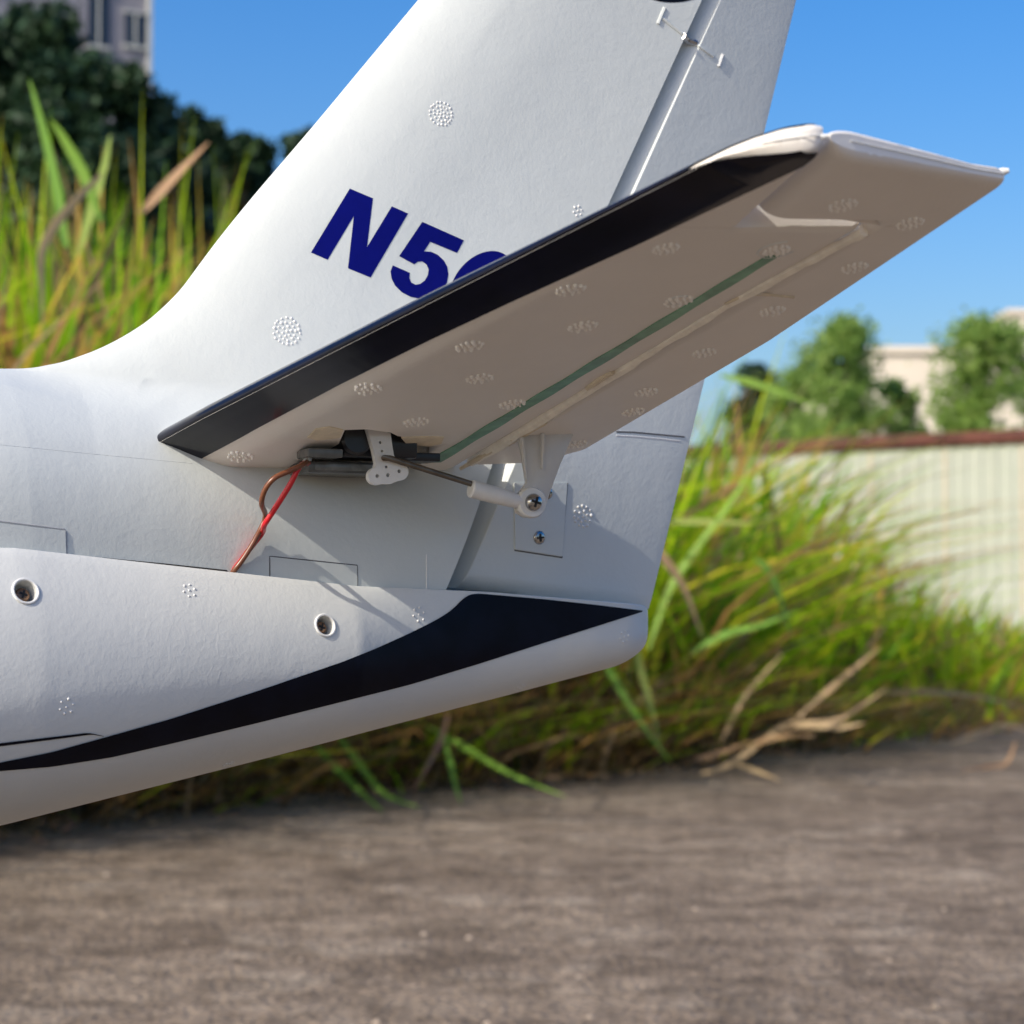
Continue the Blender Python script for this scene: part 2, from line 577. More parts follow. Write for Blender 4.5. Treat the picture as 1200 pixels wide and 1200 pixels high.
# ---- rudder
RB = [(-0.0252, -0.0314), (0.0211, -0.0363)]
TE_M = (0.0626 - 0.0211) / (0.1129 + 0.0366); TE_0 = 0.0211 + TE_M * 0.0366
nu, nv = 90, 170
V = []; Fc = []
uu = np.concatenate([np.linspace(0, 0.16, 46)[:-1], np.linspace(0.16, 1, nu - 45)])
vv = np.linspace(0, 1, nv)
for sg in (-1, 1):
    b = len(V)
    for u in uu:
        for w_ in vv:
            # bottom edge slopes; find z bottom at this u
            zb0 = RB[0][1] + (RB[1][1] - RB[0][1]) * u
            z = zb0 + (0.165 - zb0) * w_
            xh = SH + HM * z + 0.0010
            xt = TE_0 + TE_M * z
            x = xh + (xt - xh) * u
            dist = (x - xh)
            full = np.interp(z, [-0.036, -0.02, 0.005, 0.03, 0.165], [0.0098, 0.0094, 0.0068, 0.0053, 0.0042])
            t = full * (1 - u) ** 0.9 + 0.0013
            bw = 0.0040
            if dist < bw:                      # rounded bevel into the hinge
                k = dist / bw
                t0_ = max(0.0026, 0.5 * full)
                t = t0_ + (t - t0_) * (0.82 * k / 0.86 if k < 0.86 else 0.82 + 0.18 * math.sin((k - 0.86) / 0.14 * math.pi / 2))
            if w_ < 0.012: t *= 0.75 + 0.25 * (w_ / 0.012)
            V.append((x, sg * max(t, 0.0004), z))
    for i in range(nu - 1):
        for j in range(nv - 1):
            q = (b + i * nv + j, b + (i + 1) * nv + j, b + (i + 1) * nv + j + 1, b + i * nv + j + 1)
            Fc.append(q if sg < 0 else q[::-1])
n1 = nu * nv
for i in range(nu - 1):
    Fc.append((i * nv, n1 + i * nv, n1 + (i + 1) * nv, (i + 1) * nv))
    Fc.append((i * nv + nv - 1, (i + 1) * nv + nv - 1, n1 + (i + 1) * nv + nv - 1, n1 + i * nv + nv - 1))
for j in range(nv - 1):
    Fc.append((j, j + 1, n1 + j + 1, n1 + j))
    a_ = (nu - 1) * nv
    Fc.append((a_ + j, n1 + a_ + j, n1 + a_ + j + 1, a_ + j + 1))
rud = part('rudder', V, Fc, FOAM, plane, sharp=math.radians(50))

# ---- belly fairing (lower tail cone)
bx = np.concatenate([np.linspace(-0.80, -0.17, 40)[:-1], np.linspace(-0.17, 0.010, 150), 0.010 + 0.0108 * np.sin(np.linspace(0, math.pi / 2, 16))[1:]])
BOT = (X_(-0.80, -0.74, -0.62, -0.40, -0.25, -0.130, -0.0763, -0.0163, 0.014, 0.03), X_(-0.062, -0.088, -0.105, -0.110, -0.1005, -0.0802, -0.0689, -0.0560, -0.0492, -0.0455))
rings = []
for x in bx:
    zt = np.interp(x, *SEAM); zb_ = np.interp(x, *BOT)
    ph0 = math.radians(np.interp(x, [-0.06, -0.026, 0.0], [40, 18, 8]))
    w = (np.interp(x, *WSEAM) + 0.0016) / math.cos(ph0)
    w = min(w, np.interp(x, [-0.03, -0.005, 0.021], [1.0, 0.0128, 0.0088])) if x > -0.03 else w
    if x > 0.010:
        k = math.sqrt(max(0.0, 1 - ((x - 0.010) / 0.0108) ** 2))
        w *= max(k, 0.02) * 0.75 + 0.25 * max(k, 0.02) ** 2
        zb_ = zt - 0.006 - (zt - 0.006 - zb_) * (0.25 + 0.75 * k) if True else zb_
        zt = zt - 0.003 * (1 - k) ** 2
    zc = zb_ + 0.52 * (zt - zb_)
    bu = (zt - zc) / math.sin(ph0); bd = zc - zb_
    pts = []
    ph = np.concatenate([np.linspace(ph0, 0, 14)[:-1], np.linspace(0, -math.pi / 2, 30)])
    for p in ph:
        zz = zc + (bu if p > 0 else bd) * math.sin(p)
        pts.append((-w * math.cos(p) ** 0.9 if p > -1.5707 else 0.0, zz))
    lip = pts[0]
    # rounded lip and a shelf that runs in under the upper shell
    ring = [(0.0, zt - 0.0022), (lip[0] * 0.80, zt - 0.0022), (lip[0] + 0.0011, zt - 0.0012), (lip[0] + 0.0008, zt + 0.0001), (lip[0] + 0.0003, zt + 0.0002)] + pts
    full = ring + [(-y, z) for y, z in reversed(ring[1:-1])]
    rings.append([(x, y, z) for y, z in full])
V, Fc = loft(rings, True, True)
belly = part('belly_fairing', V, Fc, FOAM_B, plane, sharp=math.radians(60))

SB = Surf(belly)
# screw wells
cut = []; wells = []
for px, py, r in ((30, 693, 0.0022), (381, 733, 0.0020)):
    p, n = SB(px, py)
    wells.append((p, n, r))
    q = p + n * 0.002; e = p - n * 0.0045
    V, Fc = tube([q, e], r, 28)
    cut.append(link('cutter', fix_normals(mesh_of('cutter', V, Fc)), None, plane))
bpy.context.view_layer.update()
boolean(belly, cut)

def cross_screw(name, p, n, r, mat, parent, dome=0.3, rot=0.4):
    """pan head with a cross recess"""
    n = Vector(n).normalized(); p = Vector(p)
    a = n.orthogonal().normalized(); b_ = n.cross(a)
    prof = [(1.0, -0.5), (1.0, 0.0), (0.86, dome * 0.6), (0.55, dome), (0.0, dome * 1.05)]
    rings = [[tuple(p + (a * math.cos(2 * math.pi * k / 24) + b_ * math.sin(2 * math.pi * k / 24)) * r * max(pr, 0.01) + n * r * h) for k in range(24)] for pr, h in prof]
    V, Fc = loft(rings, True, True)
    o = part(name, V, Fc, mat, parent, sharp=math.radians(50))
    for k in range(2):
        ca = math.cos(rot + k * math.pi / 2); sa = math.sin(rot + k * math.pi / 2)
        d = a * ca + b_ * sa; e = n.cross(d)
        poly = [p + d * sx * r * 0.58 + e * sy * r * 0.13 + n * r * (dome * 0.95) for sx, sy in ((-1, -1), (1, -1), (1, 1), (-1, 1))]
        V, Fc = prism([tuple(q) for q in poly], n, r * 0.3)
        part('cross_slot', V, Fc, HOLE, o, smooth=False)
    return o

for p, n, r in wells:
    # raised moulded ring round each well and the screw at its bottom
    nn = Vector(n); a = nn.orthogonal().normalized(); b_ = nn.cross(a)
    path = [tuple(Vector(p) + (a * math.cos(t) + b_ * math.sin(t)) * r * 1.13 + nn * 0.00005) for t in np.linspace(0, 2 * math.pi, 33)]
    V, Fc = tube(path, 0.00028, 8)
    part('screw_well_rim', V, Fc, BEAD, plane)
    cross_screw('screw', Vector(p) - nn * 0.0017, n, r * 0.66, BRASS, plane)

# ---- stabilizer and elevator
LEY = X_(0.0, 0.0321, 0.1560, 0.1620, 0.1670, 0.1700, 0.1725, 0.1745, 0.1752)
LEX = X_(-0.1055, -0.0970, -0.0588, -0.0570, -0.0548, -0.0528, -0.0502, -0.0465, -0.0440)
TEY = X_(0.0, 0.0125, 0.0165, 0.0220, 0.091, 0.166, 0.18)
TEX = X_(-0.014, -0.0140, -0.0105, -0.0062, -0.0011, -0.0020, -0.0022)
HIX = lambda Y: -0.031 + (Y - 0.013) * (0.0153 / 0.133)
YB = 0.1463
XBAL = lambda Y: -0.0398 - (Y - 0.146) * 0.084
YT = lambda x: 0.1752 - 0.0095 * np.clip((x + 0.045) / 0.043, 0, 1.05)

def nominal(Y):
    xl = -0.1155 + (Y) * (0.0575 / 0.164)
    return xl, np.interp(Y, [0, 0.091, 0.17], [-0.004, -0.0011, -0.0020])

def sec(x, Y):
    """bottom and top height above the underside plane"""
    xle = np.interp(Y, LEY, LEX); xn, xt = nominal(Y)
    Cn = xt - xn
    tmax = 0.125 * Cn * (1 - 0.27 * min(max((Y - 0.10) / 0.072, 0.0), 1.0))
    d = max(x - xle, 0.0)
    c = (x - xn) / Cn
    full = tmax
    if c > 0.32:
        full = max(tmax + (0.0021 - tmax) * ((c - 0.32) / 0.68) ** 1.08, 0.0021)
    bl = min(max((Y - 0.163) / 0.0125, 0.0), 1.0)      # the nose turns into a blunt end face at the tip
    c0 = 0.14 * Cn * (1 - bl) + 0.0016 * bl; c1 = 0.30 * Cn * (1 - bl) + 0.0022 * bl
    h0 = 0.058 * Cn * (1 - bl) + 0.30 * full * bl
    h1 = 0.058 * Cn * (1 - bl) + 0.70 * full * bl
    k = min(d / c0, 1.0)
    bot = h0 * (1 - k) ** (1.35 + 1.2 * bl)
    k1 = min(d / c1, 1.0)
    top = h1 + max(full - h1, 0.0) * math.sqrt(max(0, 1 - (1 - k1) ** 2.2))
    # rounding at the tip
    dt = YT(x) - Y
    r = 0.0024
    if dt < r:
        f = 1 - math.sqrt(max(0, 1 - (1 - max(dt, 0) / r) ** 2))
        mid = 0.5 * (bot + top); hgt = top - bot
        bot += hgt * 0.28 * f; top -= hgt * 0.26 * f
    return bot, top

def slab(rows, extra=None, nch=44, mirror=False):
    rings = []
    for Y, xa, xb, rear in rows:
        t = np.linspace(0, 1, nch)
        t = t ** 1.9 if not rear else t ** 1.5
        xs = xa + (xb - xa) * t
        lo = []; hi = []
        for x in xs:
            Ye = min(Y, YT(x) - 0.00001) if Y > 0.16 else Y
            b_, t_ = sec(x, Ye)
            if extra:
                b_, t_ = extra(x, Ye, b_, t_, xa, xb)
            z0 = plane_z(x, Ye)
            y = Ye if mirror else -Ye
            lo.append((x, y, z0 + b_)); hi.append((x, y, z0 + t_))
        rings.append(lo[::-1] + hi)
    return loft(rings, True, True)

def stab_rows():
    rows = []
    for Y in np.concatenate([np.linspace(0.003, 0.14, 60), np.linspace(0.1405, YB - 0.0010, 6)]):
        rows.append((Y, np.interp(Y, LEY, LEX), HIX(Y) - 0.0006, False))
    for Y in np.concatenate([[YB - 0.0006], np.linspace(YB, 0.168, 24), np.linspace(0.1685, 0.17515, 22)]):
        rows.append((Y, np.interp(Y, LEY, LEX), max(XBAL(Y) - 0.0006, np.interp(Y, LEY, LEX) + 0.001), False))
    return rows

def stab_extra(x, Y, b_, t_, xa, xb):
    # soft edge along the hinge
    d = xb - x
    if Y < YB - 0.0008:
        if d < 0.0012: b_ += 0.0008 * (1 - d / 0.0012) ** 2
        dy = YB - 0.0008 - Y
        if dy < 0.0016 and x > XBAL(Y) - 0.002: b_ += 0.0010 * (1 - dy / 0.0016) ** 2
    elif d < 0.0016:
        b_ += 0.0010 * (1 - d / 0.0016) ** 2
    return min(b_, t_ - 0.0004), t_

def elev_rows():
    rows = []
    for Y in np.concatenate([np.linspace(0.0130, 0.024, 16), np.linspace(0.0255, YB + 0.0008, 60)]):
        rows.append((Y, HIX(Y) + 0.0006, max(np.interp(Y, TEY, TEX), HIX(Y) + 0.004), True))
    for Y in np.concatenate([np.linspace(YB + 0.0012, YB + 0.006, 14), np.linspace(YB + 0.0065, 0.163, 16), np.linspace(0.1635, 0.17515, 34)]):
        rows.append((Y, XBAL(Y) + 0.0010, np.interp(Y, TEY, TEX), True))
    return rows

def elev_extra(x, Y, b_, t_, xa, xb):
    d = x - xa
    H = t_ - b_
    if Y <= YB + 0.001:
        if d < 0.0026: b_ += min(0.0026, 0.5 * H) * (1 - d / 0.0026) ** 1.2
    else:
        if d < 0.0060:
            f = 1 - math.sqrt(max(0, 1 - (1 - d / 0.0060) ** 2))
            b_ += 0.55 * H * f; t_ -= 0.30 * H * f
        dy = Y - (YB + 0.0010)
        if dy < 0.0024 and x < HIX(Y) + 0.001:
            b_ += 0.45 * H * (1 - dy / 0.0024) ** 1.3
    dt = xb - x
    if dt < 0.001: t_ -= 0.0005 * (1 - dt / 0.001)
    return min(b_, t_ - 0.0003), t_

V, Fc = slab(stab_rows(), stab_extra, nch=52)
stab = part('horizontal_stabilizer', V, Fc, FOAM_S, plane, sharp=math.radians(45), weld=True)
V, Fc = slab(elev_rows(), elev_extra, nch=40)
elev = part('elevator', V, Fc, FOAM_S, plane, sharp=math.radians(45), weld=True)
V, Fc = slab(stab_rows(), stab_extra, nch=30, mirror=True)
part('horizontal_stabilizer', V, Fc, FOAM_S, plane, sharp=math.radians(45), weld=True)
V, Fc = slab(elev_rows(), elev_extra, nch=24, mirror=True)
part('elevator', V, Fc, FOAM_S, plane, sharp=math.radians(45), weld=True)

# servo pocket cut into the underside
pocket_px = [(384, 528), (397, 520), (404, 504), (430, 503), (458, 507), (466, 511), (498, 515), (503, 524), (500, 536), (486, 552), (450, 560), (372, 560), (366, 540)]
pts = [hs(px, py) - np.array([0, 0, 0.004]) for px, py in pocket_px]
top = [p + np.array([0, 0, 0.0110]) for p in pts]
n = len(pts)
V = [tuple(p) for p in pts] + [tuple(p) for p in top]
Fc = [tuple(range(n)), tuple(reversed(range(n, 2 * n)))] + [(i, (i + 1) % n, n + (i + 1) % n, n + i) for i in range(n)]
c = link('cutter', fix_normals(mesh_of('cutter', V, Fc)), None, plane)
bpy.context.view_layer.update()
boolean(stab, [c])

# black film on the leading edge, wrapped round the nose; at the tip it stops short of the blunt end face
S0 = Surf(stab)
sb = np.array([S0(px, py)[0] for px, py in ((232, 537), (300, 501), (400, 452), (500, 403), (600, 353), (700, 302), (800, 255), (880, 224), (925, 205), (945, 197))])
sbY = -sb[:, 1]; sbX = sb[:, 0]
sbX = np.polyval(np.polyfit(sbY, sbX, 2), sbY)
def film_ring(Y, upper, lower):
    xle = np.interp(Y, LEY, LEX)
    ring = []
    s0 = np.interp(Y, np.r_[0.0, sbY], np.r_[sbX[0] - sbY[0] * (sbX[1] - sbX[0]) / (sbY[1] - sbY[0]), sbX])
    if Y > YB: s0 = min(s0, XBAL(Y) - 0.0012)
    cut_ = np.interp(Y, [0.160, 0.166, 0.172], [0.0, 0.0004, 0.0009])
    xb = xle + cut_
    s0 = max(s0, xb + 0.0002)
    if lower:
        for x in s0 + (xb - s0) * (1 - (1 - np.linspace(0, 1, 26)) ** 1.9):
            b_, t_ = sec(x, min(Y, YT(x)))
            ring.append((x - 0.00035 * max(0, 1 - (x - xle) / 0.003), -Y, plane_z(x, Y) + b_ - 0.00018))
    if upper:
        xt = max(min(xle + 0.0075, s0), xb + 0.0002)
        for x in xb + (xt - xb) * np.linspace(0, 1, 16)[1 if lower else 0:] ** 1.9:
            b_, t_ = sec(x, min(Y, YT(x)))
            ring.append((x - 0.00035 * max(0, 1 - (x - xle) / 0.003), -Y, plane_z(x, Y) + t_ + 0.00018))
    return ring
V, Fc = loft([film_ring(Y, True, True) for Y in np.linspace(0.016, 0.160, 70)], False, False)
for up_, lo_ in ((True, False), (False, True)):
    V2, F2 = loft([film_ring(Y, up_, lo_) for Y in np.linspace(0.160, 0.1742, 50)], False, False)
    F2 = [tuple(i_ + len(V) for i_ in f_) for f_ in F2]
    V = V + V2; Fc = Fc + F2
film = part('leading_edge_stripe', V, Fc, BLACK, stab, sharp=math.radians(80))
film['label'] = 'glossy black film wrapped round the leading edge'

# fibre strip let into the underside
pa, pb = hs(508, 541), hs(906, 299)
row = []
for t in np.linspace(0, 1, 40):
    x = pa[0] + (pb[0] - pa[0]) * t; Y = -(pa[1] + (pb[1] - pa[1]) * t)
    w = 0.0017 - 0.0004 * t
    w *= 1 + 0.12 * math.sin(t * 37)
    row.append([(x - w, -Y, plane_z(x - w, Y) + 0.0002), (x - w, -Y, plane_z(x - w, Y) - 0.00022), (x + w, -Y, plane_z(x + w, Y) - 0.00022), (x + w, -Y, plane_z(x + w, Y) + 0.0002)])
V, Fc = loft(row, True, True)
part('spar_strip', V, Fc, GREEN, stab, sharp=math.radians(30))

# parting ridge round the tip
path = []
for x in np.linspace(-0.0515, -0.0435, 12):
    Y = np.interp(x, LEX, LEY) if x < -0.044 else 0.1752
    b_, t_ = sec(x, Y); path.append((x, -(YT(x) if x > -0.046 else Y) - 0.00012, plane_z(x, Y) + 0.5 * (b_ + t_)))
V, Fc = tube(path, 0.00012, 6); part('mould_seam', V, Fc, BEAD, stab)
path = []
for x in np.linspace(-0.037, -0.0022, 26):
    Y = YT(x); b_, t_ = sec(x, Y); path.append((x, -Y - 0.00008, plane_z(x, Y) + 0.52 * (b_ + t_)))
V, Fc = tube(path, 0.00010, 6); part('mould_seam', V, Fc, BEAD, elev)
nub = path[-1]
for host, q, r in ((elev, (nub[0] + 0.0002, nub[1] + 0.0004, nub[2] + 0.0004), 0.0007), (stab, (XBAL(0.1735) - 0.0008, -0.1748, plane_z(-0.042, 0.1745) + 0.0024), 0.0005)):
    V, Fc = tube([(q[0], q[1] + 0.001, q[2]), q, (q[0] + 0.0008, q[1] - 0.0004, q[2] + 0.0002)], [r, r, r * 0.6], 10)
    part('mould_nub', V, Fc, BEAD, host)

# ---- servo in the pocket
def lp(px, py, Y):
    return hy(px, py, -Y)

sv = empty('servo', (0, 0, 0)); sv.parent = plane
a0 = hs(366, 549); a1 = hs(509, 533)
x0, x1 = a0[0] + 0.0008, a1[0] - 0.0012
def servo_box(name, xa, xb, Ya, Yb, za, zb_, mat, w=0.0005):
    V = []
    for x in (xa, xb):
        for Y in (Ya, Yb):
            for z in (za, zb_):
                V.append((x, -Y, plane_z(x, Y) + z))
    Fc = [(0, 1, 3, 2), (4, 6, 7, 5), (0, 4, 5, 1), (2, 3, 7, 6), (0, 2, 6, 4), (1, 5, 7, 3)]
    return bevel_part(name, V, Fc, mat, sv, w)
CY = 0.0275
fa_, fb_, fc_ = lp(361, 540, CY), lp(361, 553.5, CY), lp(500, 541, CY)
def wbox(name, xa, xb, Ya, Yb, za, zb_, mat, w=0.0004):
    V, Fc = box_vf(xa, xb, -Yb, -Ya, za, zb_)
    return bevel_part(name, V, Fc, mat, sv, w)
hgt = fa_[2] - fb_[2]
wbox('case', fa_[0], fc_[0] - 0.004, 0.0125, CY, fb_[2], fa_[2], SMOKE)
wbox('case_lid', fa_[0] + 0.0016, fc_[0] - 0.0056, CY - 0.002, CY + 0.0002, fb_[2] + 0.0005, fa_[2] - 0.0004, SMOKE_L, 0.0002)
q_ = lp(361, 520, CY + 0.006)
wbox('lug', q_[0], q_[0] + 0.0075, CY - 0.001, CY + 0.0062, fa_[2] + 0.0004, fa_[2] + 0.0022, SMOKE, 0.0003)
wbox('lug_rib', q_[0] + 0.0006, q_[0] + 0.0012, CY + 0.0008, CY + 0.0050, fa_[2] - 0.0004, fa_[2] + 0.0006, SMOKE_L, 0.0001)
g_ = lp(395, 534, CY)
wbox('gear_housing', g_[0], g_[0] + 0.0165, 0.020, CY + 0.004, fa_[2] + 0.0008, fa_[2] + 0.008, SMOKE_D, 0.0008)
g2 = lp(470, 536, CY)
wbox('rear_lug', g2[0], g2[0] + 0.0085, CY - 0.006, CY + 0.0012, fa_[2] + 0.0006, fa_[2] + 0.0024, SMOKE_D, 0.0003)
hub = lp(418, 514, 0.033)
V, Fc = tube([(hub[0], -0.026, hub[2]), (hub[0], -0.0330, hub[2]), (hub[0], -0.0336, hub[2])], [0.0034, 0.0034, 0.0029], 32)
part('output_hub', V, Fc, SMOKE_D, sv)
AY = 0.0345
arm_px = [(428, 500), (456, 508), (458, 522), (460, 534)]
# lobed end
def arc(cx, cy, r, a0, a1, n):
    return [(cx + r * math.cos(math.radians(t)), cy + r * math.sin(math.radians(t))) for t in np.linspace(a0, a1, n)]
arm_px += [(466, 542)] + arc(466.5, 553.0, 10.6, -70, 95, 10) + arc(453.5, 557.5, 10.2, 55, 110, 5) + arc(440.5, 558.2, 10.4, 70, 255, 12) + [(439, 543), (436, 528), (432, 514)]
V, Fc = prism([lp(px, py, AY) for px, py in arm_px], (0, 1, 0), 0.0016)
me = mesh_of('servo_arm', V, Fc, True); fix_normals(me)
arm = link('servo_arm', me, NYLON, sv)
cut = []
for px, py, r in ((444, 519, 0.00028), (446, 529, 0.00028), (451, 547.5, 0.00032), (440.5, 558, 0.0004), (453, 557, 0.0004), (466, 552.5, 0.0004)):
    q = lp(px, py, AY)
    V, Fc = tube([(q[0], q[1] - 0.003, q[2]), (q[0], q[1] + 0.003, q[2])], r, 12)
    cut.append(link('cutter', fix_normals(mesh_of('cutter', V, Fc)), None, plane))
bpy.context.view_layer.update()
boolean(arm, cut)
# foam chips broken off round the pocket
for pxs in ([(360, 512), (370, 502), (386, 499.5), (402, 503), (398, 512), (372, 515)], [(470, 512), (500, 511), (520, 511.5), (517, 519), (502, 522), (476, 519)]):
    V, Fc = prism([hs(px, py, 0.0) for px, py in pxs], SN, 0.0005)
    part('foam_step', V, Fc, TANFOAM, stab, smooth=False)

# ---- push rod, link and horns
lk = empty('elevator_linkage', (0, 0, 0)); lk.parent = plane
HY = 0.0345
q0 = lp(450, 536.5, AY + 0.0020); q0b = lp(456, 536.8, AY + 0.0020); q1 = lp(552, 567, HY + 0.001)
V, Fc = tube([lp(450, 536.5, AY - 0.0005), q0, q0b, q1, lp(570, 573, HY + 0.001)], 0.00062, 12)
part('pushrod', V, Fc, ROD, lk)
c0 = lp(551, 572.5, HY + 0.001); c1 = lp(600, 585.5, HY + 0.001); c2 = lp(616, 590, HY + 0.001)
V, Fc = tube([c0, c0 + (c1 - c0) * 0.03, c0 + (c1 - c0) * 0.5, c1, c2], [0.00165, 0.0019, 0.00185, 0.00165, 0.0012], 20)
part('ball_link', V, Fc, NYLON, lk)
ctr = lp(622, 589, HY + 0.0012)
rg = []
for rr, hh in ((0.0030, -0.0011), (0.0033, -0.0007), (0.0033, 0.0007), (0.0030, 0.0011), (0.0012, 0.0011)):
    rg.append([(ctr[0] + rr * math.cos(t), ctr[1] - hh, ctr[2] + rr * math.sin(t) * 1.0) for t in np.linspace(0, 2 * math.pi, 29)[:-1]])
V, Fc = loft(rg, True, True)
part('link_eye', V, Fc, NYLON, lk)
cross_screw('ball_screw', ctr + np.array([0, -0.0016, 0]), (0, -1, 0), 0.00185, STEEL, lk, dome=0.55, rot=0.5)
horn_px = [(606, 511), (612, 540), (616, 566), (607, 578), (601, 590), (604, 601), (614, 607), (626, 606), (637, 599), (642, 582), (655, 546), (671, 509), (655, 497), (638, 503)]
V, Fc = prism([lp(px, py, HY - 0.0012) for px, py in horn_px], (0, 1, 0), 0.0011)
horn = bevel_part('control_horn', V, Fc, HORN, lk, 0.0002, 1)
for a_, b_ in (((609, 513), (615.5, 562)), ((633.5, 508), (634.5, 550))):
    pa = lp(*a_, HY - 0.0005); pb = lp(*b_, HY - 0.0005)
    V, Fc = tube([pa + np.array([0, -0.0010, 0]), pb + np.array([0, -0.0004, 0])], [0.0005, 0.00028], 8)
    part('horn_rib', V, Fc, HORN, horn)

# ---- details on the rudder
SR = Surf(rud); SF = Surf(fus); SFR = Surf(fus, rud)
def decal_grid(name, rows_px, surf, off, mat, parent, smooth=True):
    R_ = []
    for row in rows_px:
        R_.append([tuple(surf(px, py, off)[0]) for px, py in row])
    V, Fc = loft(R_, False, False)
    return part(name, V, Fc, mat, parent, recalc=False)

def quad_rows(c, n=10, m=10):
    a, b_, cc, d = [np.array(q, float) for q in c]
    return [[tuple((a * (1 - u) + b_ * u) * (1 - v_) + (d * (1 - u) + cc * u) * v_) for u in np.linspace(0, 1, m)] for v_ in np.linspace(0, 1, n)]

def plate(name, c, surf, h, mat, parent, n=8, m=10):
    """thin plate lying on a surface, with its own edges"""
    rows = quad_rows(c, n, m)
    lo = [[surf(px, py, -0.0004) for px, py in r] for r in rows]
    V = []; Fc = []
    for r in lo:
        for p, nn in r: V.append(tuple(p))
    for r in lo:
        for p, nn in r: V.append(tuple(p + nn * (0.0004 + h)))
    N = n * m
    for i in range(n - 1):
        for j in range(m - 1):
            Fc.append((N + i * m + j, N + i * m + j + 1, N + (i + 1) * m + j + 1, N + (i + 1) * m + j))
    per = [(0, j) for j in range(m)] + [(i, m - 1) for i in range(1, n)] + [(n - 1, j) for j in range(m - 2, -1, -1)] + [(i, 0) for i in range(n - 2, 0, -1)]
    for k in range(len(per)):
        a = per[k]; b_ = per[(k + 1) % len(per)]
        ia = a[0] * m + a[1]; ib = b_[0] * m + b_[1]
        Fc.append((ia, ib, N + ib, N + ia))
    return part(name, V, Fc, mat, parent, sharp=math.radians(30))

def line_on(name, pxs, surf, r, mat, parent, off=0.0, n=None):
    P_ = np.array(pxs, float); L_ = np.r_[0, np.cumsum(np.hypot(*np.diff(P_, axis=0).T))]
    q = np.unique(np.r_[L_, np.linspace(0, L_[-1], n or 12)])
    P = np.stack([np.interp(q, L_, P_[:, 0]), np.interp(q, L_, P_[:, 1])], 1)
    V, Fc = tube([tuple(surf(px, py, off)[0]) for px, py in P], r, 6)
    return part(name, V, Fc, mat, parent)

line_on('panel_line', [(722, 506), (742, 506.5), (775, 509.5), (802, 512)], SR, 0.00020, SHADOWGAP, rud, -0.00004, 20)
line_on('panel_lip', [(722, 510.5), (742, 511.5), (775, 514.5), (797, 517)], SR, 0.00030, BEAD, rud, -0.00018, 20)
pl = plate('horn_plate', [(602, 566), (664, 566), (658.5, 652), (603, 643.5)], SR, 0.0003, FOAM, rud)
line_on('plate_joint', [(603, 645), (658.5, 653.5), (661.5, 610), (665, 566)], SR, 0.00014, SHADOWGAP, rud, 0.00003, 24)
for px, py in ((631, 630), (640, 577.5)):
    p, n_ = SR(px, py, 0.0004)
    cross_screw('screw', p, n_, 0.00155, STEEL, rud, dome=0.25, rot=0.9)
plate('hatch_cover', [(316.5, 652.5), (418, 663), (419, 692), (317, 682)], SF, 0.0001, FOAM, fus)
line_on('hatch_joint', [(316, 676), (316, 652), (367, 657), (418.5, 662.5), (419, 690)], SF, 0.00013, SHADOWGAP, fus, 0.00002, 30)
plate('side_panel', [(-60, 606), (76, 622), (77, 660), (-60, 645)], SF, 0.0003, FOAM, fus)
# parting lines in the moulding, and panel-edge shading drawn in grey
line_on('panel_edge_shade', [(-60, 604), (0, 611), (75, 620.5), (77.5, 624), (78, 655)], SF, 0.00030, EDGE_SHADE, fus, -0.00012, 40)  # grey line painted as the shade on the panel's top and right edges
line_on('mould_seam', [(0, 521), (120, 533), (225, 543)], SF, 0.00008, FOAM, fus, -0.00003, 30)
line_on('mould_seam', [(500, 650), (500, 694)], SF, 0.0002, BEAD, fus, -0.00006, 10)

line_on('seam_gap', [(104, 654.5), (190, 662.5), (266, 670.5)], SF, 0.00045, HOLE, fus, -0.0001, 40)
# hinge let into fin and rudder near the top
hb = [surf for surf in (SFR,)][0]
P = [(777, 22), (800, 40)]
line_on('hinge_leaf', P, SF, 0.0005, FOAM, fus, -0.0001, 10)
line_on('hinge_leaf', [(771, 28), (775, 18), (779, 9)], SF, 0.0005, FOAM, fus, -0.0001, 10)
line_on('hinge_leaf', [(815, 51), (836, 66)], SR, 0.0005, FOAM, rud, -0.0001, 10)
line_on('hinge_leaf', [(847, 64), (842, 78)], SR, 0.0005, BEAD, rud, -0.0001, 10)
k0, k1 = SF(800, 42)[0], SR(816, 51)[0]
V, Fc = tube([k0, (k0 + k1) / 2 + np.array([0, 0.0010, 0]), k1], 0.0008, 8)
part('hinge_knuckle', V, Fc, STEEL, fus)

